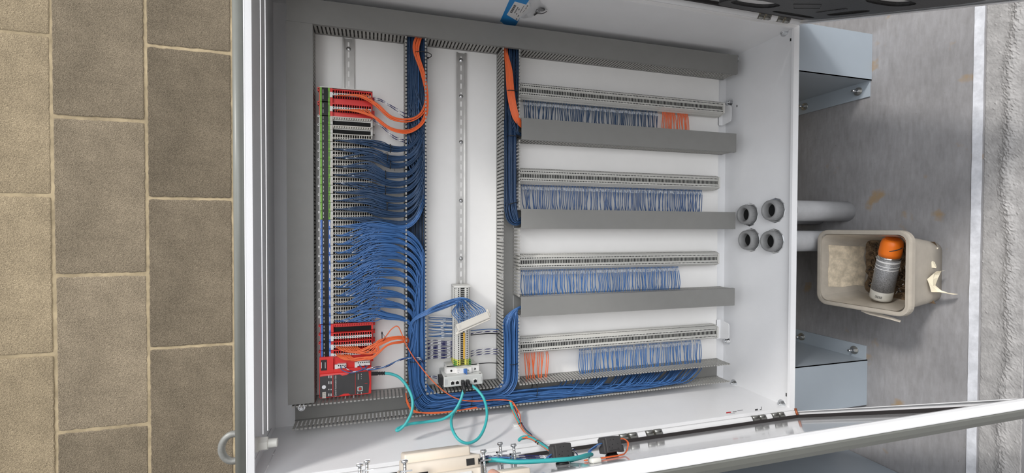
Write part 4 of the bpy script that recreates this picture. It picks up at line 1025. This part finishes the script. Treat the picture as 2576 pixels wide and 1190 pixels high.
tie_at(961, 843, 1.478, .009, .010, 'black cable tie round the orange bundle of the narrow red modules', True)

# ================================================================== ON THE LEFT DOOR
HM = thing('operator_panel', 'cream housing of an operator panel clamped through the left door, seen from behind', 'control panel', LD(.12, .32, -.02))
fL = lambda u, a, n: LD(u, a, n)
uA, uB_ = LD.at_s(1012, 1150, .36)[0], LD.at_s(1196, 1140, .36)[0]
mb = MB(); mb.rbox(uA - .004, uB_ + .008, .20, .415, -.02, .004, .003, fL); mb.rbox(uA, uB_ + .004, .22, .395, .0, .026, .004, fL); mb.rbox(uA + .003, uB_ - .012, .235, .372, .02, .042, .004, fL)
part('rear_housing', mb, M_HMI, HM)
mb = MB(); mb.box(uB_ - .026, uB_ - .010, .394, .396, .008, .020, fL); part('interface_socket', mb, M_BLACK, HM)
mb = MB(); mb.rbox(uA + .03, uB_ - .02, .412, .418, -.012, .0, .001, fL, 1); part('rating_plate', mb, M_MCB, HM)
mb = MB(); mb.box(uA + .012, uA + .045, .394, .3962, -.006, .008, fL); part('cable_recess', mb, M_HOLE, HM)
def clamp(x, y, s):
    u, nn = LD.at_s(x, y, s); mb = MB(); N = V(0, LD.n.x, LD.n.y); top = nn
    c = lambda n_: LD(u, s, n_)
    mb.lathe(c(top), N, [(-.002,.0032),(0,.0066),(.003,.0062),(.0042,.003)], 14); mb.box(u-.0055, u+.0055, s-.0007, s+.0007, top+.0036, top+.0048, fL)
    mb.lathe(c(-.016), N, [(0,.003),(top+.014,.003)], 10)
    prof = [(-.016 + (top - .004+.016)*i/18, .0034 if i % 2 else .0028) for i in range(19)]; mb.lathe(c(0), N, prof, 10)
    mb.box(u-.009, u+.013, s-.006, s+.006, top-.016, top-.0135, fL); mb.box(u-.009, u-.007, s-.006, s+.006, -.018, top-.0135, fL)
    return part('screw_clamp', mb, M_STEEL, HM)
for x, y, s in ((905,1172,.36),(923,1163,.30),(1018,1163,.43),(1216,1137,.42),(1258,1118,.33),(1292,1122,.36)): clamp(x, y, s)
mb = MB(); u, nn = LD.at_s(1290, 1176, .45); mb.rbox(u - .03, u + .022, .44, .49, -.02, -.003, .002, fL); part('corner_bracket', mb, M_HMI, HM)
def button_block(x, y, label):
    u, n0 = LD.at_s(x, y, .345); T = thing('push_button_contact_block', label, 'contact block', LD(u, .345, -.02), 'contact blocks on the left door')
    N = V(0, LD.n.x, LD.n.y)
    mb = MB(); mb.lathe(LD(u, .345, -.02), N, [(0,.0145),(.004,.0145),(.004,.0125),(.010,.0125)], 20); part('collar', mb, M_BLACK, T)
    mb = MB(); w = .0185; mb.rbox(u - w, u + w, .328, .366, -.010, .0215, .0015, fL, 1); mb.rbox(u + w - .004, u + w + .006, .332, .362, -.012, .002, .0015, fL, 1)
    mb.rbox(u - w - .005, u - w + .002, .332, .362, -.012, .0185, .0015, fL, 1); part('contact_body', mb, M_DGREY, T)
    mb = MB()
    for a, b in ((-.008,.016),(0,.016),(-.012,.002),(-.004,.006),(.009,.006),(-.006,-.001),(.008,-.003)): mb.box(u + a - .0007, u + a + .0007, .3658, .3664, b - .0007, b + .0007, fL)
    mb.box(u - .012, u + .012, .3658, .3664, -.0055, -.0048, fL); part('moulded_hole', mb, M_HOLE, T)
    return u
ub1 = button_block(1411, 1140, 'dark grey push-button contact block on the left door, nearer the operator panel')
ub2 = button_block(1535, 1122, 'dark grey push-button contact block on the left door, nearer the hinges, with an orange loop')
def dwire(T, pts, r=.0014, mt=M_WIRE, n=6, seg=6): return wire(T, [LD(*p) for p in pts], r, mt, n, seg)
T = loom('orange wire loop on the door contact block', 'wires', None, LD(ub2 + .03, .345, 0))
for j in range(4): dwire(T, [(ub2 + .018, .345 + j*.003, .012), (ub2 + .03, .345 + j*.003, .014), (ub2 + .042, .347 + j*.002, .008 - j*.001), (ub2 + .040, .35, -.006), (ub2 + .030, .352, -.016), (ub2 + .012, .36 + j*.002, -.0175), (ub2 - .03, .362 + j*.003, -.0175), (ub1 + .045, .36 + j*.002, -.0175)], .0014, M_ORANGE)
T = loom('blue wires with clear markers entering the contact block nearer the hinges', 'wires', None, LD(ub2 - .03, .345, 0))
for j in range(4): dwire(T, [(ub2 - .02, .342 + j*.004, .004 + j*.002), (ub2 - .034, .342 + j*.004, .003 + j*.002), (ub2 - .048 - j*.002, .345, -.002), (ub2 - .056, .35, -.012), (ub2 - .06, .352, -.0185)])
mb = MB()
for j in range(3): mb.lathe(LD(ub2 - .024, .342 + j*.004, .004 + j*.002), (-1,0,0), [(0,.002),(.01,.002)], 6)
part('marker_sleeves', mb, M_SLEEVE, T, None, 'stuff')
T = loom('striped and blue wires strung between operator panel and contact blocks', 'wires', None, LD((uB_ + ub1)/2, .33, 0))
for j in range(4): striped(T, [LD(*p) for p in ((uB_ + .004, .30 + j*.006, .006), (uB_ + .03, .305 + j*.005, .014 - j*.002), (uB_ + .07, .31 + j*.006, .012 - j*.003), (ub1 - .045, .33 + j*.004, .002 - j*.003), (ub1 - .018, .34 + j*.004, -.004 + j*.001))], .0013, 7)
for j in range(2): dwire(T, [(uB_ + .01, .32, .012), (uB_ + .06, .335, .010), (ub1 - .055, .35, -.006 - j*.002), (ub1 - .046, .352, -.008), (ub1 - .03, .35, .0), (ub1 - .019, .348, .004)], .0014)
for j in range(3): striped(T, [LD(*p) for p in ((ub1 + .018, .345 + j*.003, .008), (ub1 + .028, .346 + j*.003, .007), (ub1 + .035, .348, -.002), (ub1 + .038, .35, -.016))], .0013)
T = thing('network_cable', 'thick teal cable lying across the left door past the contact blocks', 'cable', LD(ub1, .40, -.01))
dwire(T, [(uB_ + .012, .41, .013), (uB_ + .03, .415, .012), (uB_ + .07, .43, .004), (ub1 - .04, .44, -.002), (ub1, .43, -.004), (ub1 + .035, .405, -.004), (ub1 + .058, .375, -.007), (ub1 + .050, .345, -.012), (ub1 + .02, .335, -.016)], .0042, M_TEAL, 10, 7)
boot(T, LD(uB_ - .004, .405, .0135), LD(uB_ + .016, .411, .013), .0055, 7)
mb = MB(); u, a = LD.at(1472, 1166, -.018); mb.rbox(ub1 + .035, ub1 + .058, .40, .425, -.02, -.010, .004, fL); solo('cable_clip', mb, M_GLAND, 'small cream adhesive clip on the left door below the contact blocks', 'cable clip')

# fingertips of the hand that holds the door edge
def hand():
    T = thing('person', 'bare hand gripping the free edge of the left door, only a fingertip showing', 'person', LD(.17, .66, -.04))
    bm = bmesh.new(); sk = []
    def vert(p, r): v_ = bm.verts.new(W(p) - WL[T]); sk.append(r); return v_
    uf, nf = LD.at_s(1230, 1175, .60)
    fa = vert(LD(uf - .10, .86, -.50), .043); fb = vert(LD(uf - .055, .80, -.33), .038); wr = vert(LD(uf - .022, .745, -.19), .027); palm = vert(LD(uf - .012, .722, -.125), .029)
    bm.edges.new((fa, fb)); bm.edges.new((fb, wr)); bm.edges.new((wr, palm))
    fork = [vert(LD(uf - .028, .712, -.092), .021), vert(LD(uf + .006, .712, -.092), .021)]
    for q in fork: bm.edges.new((palm, q))
    for i, (du, ln) in enumerate(((-.042, .010), (-.020, .004), (0, 0), (.021, .008))):
        k0 = vert(LD(uf + du, .700, -.060), .0115); bm.edges.new((fork[i // 2], k0))
        k1 = vert(LD(uf + du, .684 - ln*.1, -.016), .0098); bm.edges.new((k0, k1))
        k2 = vert(LD(uf + du, .650, nf - .012 - ln), .0090); bm.edges.new((k1, k2))
        k3 = vert(LD(uf + du, .612 + ln, nf - .008 - ln), .0080); bm.edges.new((k2, k3))
    t0 = vert(LD(uf + .035, .70, -.085), .013); bm.edges.new((palm, t0)); t1 = vert(LD(uf + .048, .66, -.062), .0105); bm.edges.new((t0, t1)); t2 = vert(LD(uf + .052, .635, -.054), .009); bm.edges.new((t1, t2))
    me = bpy.data.meshes.new('hand'); bm.to_mesh(me); bm.free(); me.materials.append(M_SKIN)
    o = bpy.data.objects.new('hand', me); link(o, T, WL[T])
    md = o.modifiers.new('skin', 'SKIN'); md.use_smooth_shade = True
    for s_, r in zip(me.skin_vertices[0].data, sk): s_.radius = (r, r)
    me.skin_vertices[0].data[3].use_root = True
    o.modifiers.new('sub', 'SUBSURF').levels = 2; o.modifiers['sub'].render_levels = 2
hand()

# ================================================================== BLUE TAPE, STICKER AND KEY BAG ON THE RIGHT INNER WALL
vw = VR + t
def rw(x, y, h): 
    p = at_v(x, y, vw); return V(p[0], vw + h, p[2])
TB = thing('blue_tape_strip', 'blue tape strip with a white barcode sticker on the right inner wall', 'tape', rw(1295, 30, 0))
mb = MB(); out_ = [(1291,-22),(1258,53),(1262,55),(1268,61),(1296,65),(1300,60),(1342,-22)]
mb.plate([[(a, b) for a, b in out_]], 0, .0008, lambda a, b, h: rw(a, b, h)); part('tape', mb, M_TAPE, TB)
mb = MB(); mb.plate([[(1295,3),(1324,11),(1327,5),(1336,9),(1332,17),(1310,40),(1302,52),(1275,36)]], .0008, .0016, lambda a, b, h: rw(a, b, h)); stk = part('sticker', mb, M_PAPER, TB, 'white barcode sticker')
mb = MB()
def ink(x0, y0, x1, y1, w0=.0, th=1.0):
    dx, dy = x1-x0, y1-y0; L = math.hypot(dx, dy); nx, ny = -dy/L*th, dx/L*th
    mb.add([rw(x0-nx, y0-ny, .0019), rw(x1-nx, y1-ny, .0019), rw(x1+nx, y1+ny, .0019), rw(x0+nx, y0+ny, .0019)], [(0,1,2,3)])
for k in range(15): f = k/14; ink(1296.8 - 10.7*f - 3.2, 11.2 + 18.6*f - 1.0, 1296.8 - 10.7*f + 2.2, 11.2 + 18.6*f + 1.4, th=.28 + .2*(k % 3))
for f in [k/6 for k in range(7)]: ink(1301.5 - 8*f, 17.0 + 13*f, 1299.5 - 8*f + 4.4, 16.6 + 13*f + 2.0, th=.75)
ink(1306.6,20.5,1304.8,24.2,th=.9); ink(1300.8,31.5,1298.6,35.5,th=.7); ink(1318.5,12.5,1308,30.5,th=.55); ink(1305.5,36.2,1302.5,40.8,th=.8); ink(1300.3,44.5,1298.0,48.5,th=.8)
for (x0,y0,x1,y1) in ((1326.5,11.5,1328.5,14),(1325,13,1327,16),(1323,17,1325,19.5),(1321,20,1323,22),(1319,23.5,1320.5,25.5),(1316.5,26.5,1317.6,27.6),(1314.8,29.6,1315.6,30.4)): ink(x0, y0, x1, y1, th=.7)
part('sticker_print', mb, M_INK, stk)
KB = thing('key_bag', 'small clear plastic bag holding a dark key, taped to the right inner wall', 'bag', rw(1350, 18, 0))
mb = MB(); out_ = [(1330,-10),(1352,-14),(1362,6),(1372,14),(1378,24),(1366,27),(1350,34),(1336,42),(1318,46),(1310,42),(1332,18)]
cx = (1344, 16); n = len(out_)
mb.add([rw(a, b, .001 + .002*(i % 2)) for i, (a, b) in enumerate(out_)] + [rw(cx[0] + (a-cx[0])*.55, cx[1] + (b-cx[1])*.55, .007 + .004*((i*7) % 3)) for i, (a, b) in enumerate(out_)] + [rw(*cx, .010)], [(i, (i+1) % n, n+(i+1) % n, n+i) for i in range(n)] + [(n+i, n+(i+1) % n, 2*n) for i in range(n)])
part('plastic_film', mb, M_BAG, KB)
mb = MB(); c = V(*rw(1362, 19, .004))
mb.lathe(c, (0,1,0), [(0,.011),(.003,.011)], 16); a, b = V(*rw(1357, 24, .005)), V(*rw(1344, 33, .005)); mb.tube([a, b], .0035, 6, 1)
mb.tube([c + V(.017*math.cos(k*.5), .006, .020*math.sin(k*.5)) for k in range(8)], .0012, 6, 2)
part('key', mb, M_DGREY, KB, 'dark key on a ring')

# white nylon stud in the corner by the lifting eye
NB = thing('nylon_plug', 'white nylon plug with hex nut and threaded end through the cabinet top corner', 'plug', at(660, 1115, 1.34))
c = at(657, 1117, 1.33); ax = V(1,0,.0)
UT_ = UT + .007
mb = MB(); mb.lathe((UT + t, c[1], c[2]), ax, [(0,.019),(.011,.019)], 20); mb.lathe((UT_ + t + .004, c[1], c[2]), ax, [(0,.0175),(.020,.0175),(.022,.0155)], 6, False); part('hex_nut', mb, M_GLAND, NB)
mb = MB(); prof = []
for i in range(10): prof += [(i*.0024, .0105), (i*.0024 + .0012, .0118)]
mb.lathe((UT_ + t + .024, c[1], c[2]), ax, prof + [(.024,.010)], 18); part('threaded_end', mb, M_GLAND, NB)

# neighbouring cabinet beside the left door
NC = thing('steel_cabinet', 'blue-grey side of a neighbouring steel cabinet below the open left door', 'cabinet', (HEIGHT, 1.2, 1.2))
mb = MB(); mb.rbox(.75, HEIGHT - .0005, .842, 1.55, .95, 1.60, .006); part('cabinet_body', mb, M_LEG, NC)
mb = MB(); mb.rbox(.78, HEIGHT - .03, .86, 1.53, .935, .95, .004); part('cabinet_door', mb, M_LEG, NC)

# ================================================================== CONDUITS
for i, (x, y, lab) in enumerate(((1868,540,'rear conduit bushing beside the end of the second covered duct'), (1932,529,'front conduit with grey bushing, farther from the open left door'), (1872,604,'rear conduit bushing nearer the open left door'), (1929,607,'front conduit bushing with a scrap of tape, nearer the open left door'))):
    p = at_u(x, y, UB - .035); T = thing('conduit', lab, 'conduit', (HEIGHT, p[1], p[2]), 'conduits through the cabinet floor'); c = lambda u: (u, p[1], p[2])
    mb = MB(); mb.lathe(c(UB + .004), (1,0,0), [(0,.0385),(HEIGHT - UB - .004,.0385)], 28); part('pipe', mb, M_PVC, T)
    mb = MB(); mb.lathe(c(UB + .0005), (1,0,0), [(0,.043),(.040,.043),(.05,.040),(.06,.0385)], 28); part('pipe_socket', mb, M_PVC, T)
    mb = MB(); mb.lathe(c(UB - .005), (1,0,0), [(0,.044),(.0015,.046),(.003,.044)], 12, False); part('locknut', mb, M_STEEL, T)
    mb = MB(); mb.lathe(c(UB - .033), (1,0,0), [(.033,.024),(.012,.024),(.004,.0255),(0,.0285),(0,.033),(.004,.0365),(.010,.038),(.028,.0385),(.028,.024)], 28, True, False); mb.m = 0
    for k in range(14):
        a = 2*math.pi*k/14; cc = V(UB - .016, p[1] + .0385*math.cos(a), p[2] + .0385*math.sin(a)); mb.tube([cc + V(-.006,0,0), cc + V(.008,0,0)], .0012, 4, 1)
    part('bushing', mb, M_BUSH, T)
    mb = MB(); mb.lathe(c(UB - .008), (1,0,0), [(0,.0245),(.004,.0245)], 20); part('pipe_bore', mb, M_HOLE, T)

# ================================================================== TUB WITH SPRAY CAN
rimc, rh = V(HEIGHT - .205, .134, 1.142), (.131, .152); basec, bh = V(HEIGHT, .137, 1.137), (.098, .106)
def rsq(c, hv, hd, r, u, n=6):
    L = []
    for (sv, sd, a0) in ((1,1,0), (-1,1,90), (-1,-1,180), (1,-1,270)):
        for k in range(n+1):
            a = math.radians(a0 + 90*k/n); L.append(V(u, c[1] + sv*(hv - r) + r*math.cos(a), c[2] + sd*(hd - r) + r*math.sin(a)))
    return L
TBK = thing('plastic_tub', 'dirty milky plastic tub with torn label standing on the concrete floor', 'tub', (HEIGHT, .134, 1.14))
def shell(inset):
    rings = []
    for f in (0, .3, .6, .9, 1.0):
        c = basec.lerp(rimc, f); rings.append(rsq(c, bh[0] + (rh[0]-.012-bh[0])*f - inset, bh[1] + (rh[1]-.012-bh[1])*f - inset, .03, HEIGHT - .001 - (.204)*f))
    return rings
mb = MB(); Ro, Ri = shell(0), shell(.0022); Ri[0] = [p - V(.003,0,0) for p in Ri[0]]; m = len(Ro[0])
for R_ in (Ro, Ri):
    b0 = len(mb.v); mb.v += [p for r_ in R_ for p in r_]
    for i in range(len(R_)-1):
        for k in range(m): mb.f.append([b0+i*m+k, b0+i*m+(k+1) % m, b0+(i+1)*m+(k+1) % m, b0+(i+1)*m+k]); mb.mi.append(0); mb.sm.append(True)
    mb.f.append([b0 + k for k in range(m)]); mb.mi.append(0); mb.sm.append(False)
part('tub_body', mb, M_TUB, TBK)
mb = MB(); rp = [(-.013,-.0005),(-.0125,.002),(-.004,.0025),(0,.0015),(.0015,-.004),(.001,-.018),(-.001,-.018),(-.001,-.006),(-.010,-.004)]
ringN = len(rsq(rimc, .1, .1, .03, 0)); rr = []
for off, up in rp: rr.append(rsq(rimc, rh[0] + off, rh[1] + off, .036 + off, rimc[0] - up))
b0 = 0; n = len(rp); mb.v = [p for r_ in rr for p in r_]
for i in range(n):
    for k in range(ringN): 
        j = (i+1) % n; mb.f.append([i*ringN+k, i*ringN+(k+1) % ringN, j*ringN+(k+1) % ringN, j*ringN+k]); mb.mi.append(0); mb.sm.append(False)
part('rim', mb, M_TUB, TBK)
mb = MB(); P0 = [(2166,783,.0),(2185,791,.003),(2210,797,.004),(2240,804,.007),(2264,811,.014)]
top = [at_u(x, y, HEIGHT - .198 + h) for x, y, h in P0]; 
mb.add([p for p in top] + [p + V(.004, -.014 + .002*i, .0) for i, p in enumerate(top)] + [p + V(.002,.001,.001) for p in top] + [p + V(.006, -.013 + .002*i, .001) for i, p in enumerate(top)], [(i,i+1,6+i,5+i) for i in range(4)] + [(10+i,15+i,16+i,11+i) for i in range(4)] + [(i,10+i,11+i,i+1) for i in range(4)] + [(5+i,6+i,16+i,15+i) for i in range(4)])
part('broken_rim_strip', mb, M_TUB, TBK)
# label residue on the far inner wall and torn label outside
mb = MB(); dz = lambda f: (basec[2] + bh[1]) + ((rimc[2] + rh[1] - .012) - (basec[2] + bh[1])) * f - .0032
pl = []
for (vv, f) in ((.055,.88),(.10,.86),(.15,.88),(.205,.87),(.207,.6),(.20,.35),(.205,.2),(.14,.16),(.10,.22),(.062,.18),(.06,.5)): pl.append((vv, f))
mb.plate([pl], 0, .0008, lambda a, b, h: (HEIGHT - .204*b, a, dz(b) - h)); part('label_residue', mb, M_RESIDUE, TBK)
def crumple(pts, seedd, w):
    r = random.Random(seedd); mb = MB(); L = []
    for (x, y, d) in pts:
        c = at(x, y, d); j = lambda: V(r.uniform(-.0035,.0035), r.uniform(-.003,.003), r.uniform(-.009,.002)); L.append([c + V(-w,0,0) + j(), c + j(), c + V(w,0,0) + j()])
    vs = [p for q in L for p in q]; mb.add(vs, [(i*3+k, i*3+k+1, i*3+k+4, i*3+k+3) for i in range(len(L)-1) for k in (0,1)]); return mb
dfr = lambda x: 1.03
mb = crumple([(2352,622,1.035),(2346,640,1.03),(2344,655,1.025),(2350,672,1.022)], 3, .011); part('torn_label', mb, M_LABELP, TBK)
mb = crumple([(2372,681,1.0),(2352,684,1.015),(2342,700,1.018),(2340,718,1.018),(2352,732,1.012),(2372,735,1.0),(2392,738,.985)], 5, .017); part('torn_label', mb, M_LABELP, TBK)
# litter
r2 = random.Random(4); mb = MB(); lit_u = HEIGHT - .030
g = 14; vs = []
for i in range(g+1):
    for j in range(g+1): vs.append((lit_u + r2.uniform(-.012,.006), basec[1] + (i/g-.5)*2*(bh[0]+.001), basec[2] + (j/g-.5)*2*(bh[1]+.001)))
mb.add(vs, [(i*(g+1)+j, (i+1)*(g+1)+j, (i+1)*(g+1)+j+1, i*(g+1)+j+1) for i in range(g) for j in range(g)])
mb.m = 0
for k in range(520):
    c = V(lit_u - .006 + r2.uniform(-.008,.004), basec[1] + r2.uniform(-.088,.088), basec[2] + r2.uniform(-.094,.094)); a = r2.uniform(0, 6.28); l = r2.uniform(.006,.02)
    dv = V(r2.uniform(-.3,.3), math.cos(a), math.sin(a)) * l; lo_ = lambda p: V(p[0], min(max(p[1], basec[1]-.094), basec[1]+.094), min(max(p[2], basec[2]-.10), basec[2]+.10))
    mb.m = 1 if k % 9 == 0 else (2 if k % 13 == 0 else 0); mb.tube([lo_(c - dv*.5), lo_(c + dv*.5)], r2.uniform(.0008,.003), 4, 1)
lt = part('litter', mb, [M_LITTER, M_PAPER, M_BLACK], None, None, 'stuff'); tag(lt, 'brown wood chips and scraps lying in the bottom of the tub', 'litter')
# spray can
p0, p1 = at(2216, 745, 1.135), at(2246, 604, 1.075); ax = (p1 - p0).normalized(); 
SC = thing('spray_can', 'grey speckled spray can with an orange cap leaning in the tub', 'spray can', p0)
L = (p1 - p0).length; R = .0315
mb = MB(); mb.lathe(p0, ax, [(-.008,R*.80),(-.006,R*.98),(.0,R),(.026,R)], 28); part('can_foot', mb, M_CANW, SC, 'printed pale foot of the can')
mb = MB(); mb.lathe(p0, ax, [(.026,R),(L*.70,R)], 28); part('can_wall', mb, M_CAN, SC)
mb = MB(); 
for f0, f1 in ((.52,.535),(.57,.585),(.635,.665)): mb.lathe(p0, ax, [(L*f0,R*1.004),(L*f1,R*1.004)], 28)
part('can_band', mb, M_PAPER, SC)
mb = MB(); mb.lathe(p0, ax, [(L*.70,R),(L*.72,R*.97),(L*.735,R*.93)], 28); part('can_shoulder', mb, M_STEEL, SC)
mb = MB(); mb.lathe(p0, ax, [(L*.735,R*.95),(L*.80,R*.98),(L*.93,R*.95),(L*.99,R*.86),(L*1.02,R*.66)], 28); cap = part('cap', mb, M_CAP, SC, 'orange cap')
a_, b_, e_ = MB().frame(ax); fr = V(-.55, 0, -.83); fr = (fr - ax*fr.dot(ax)).normalized(); sd = ax.cross(fr)
mb = MB(); mb.tube([p0 + ax*(L*(.86 + .05*k/6)) + (fr*math.cos(-.5 + k*.16) + sd*math.sin(-.5 + k*.16))*R*.965 for k in range(8)], .0016, 5, 2); part('cap_slot', mb, M_DGREY, cap)
mb = MB()
for k in range(9):
    an = -.9 + k*.07; q = lambda h, a2: p0 + ax*h + (fr*math.cos(a2) + sd*math.sin(a2))*R*1.003
    mb.add([q(.004, an), q(.013, an), q(.013, an + .03 + .015*(k % 2)), q(.004, an + .03 + .015*(k % 2))], [(0,1,2,3)])
part('barcode', mb, M_INK, SC)
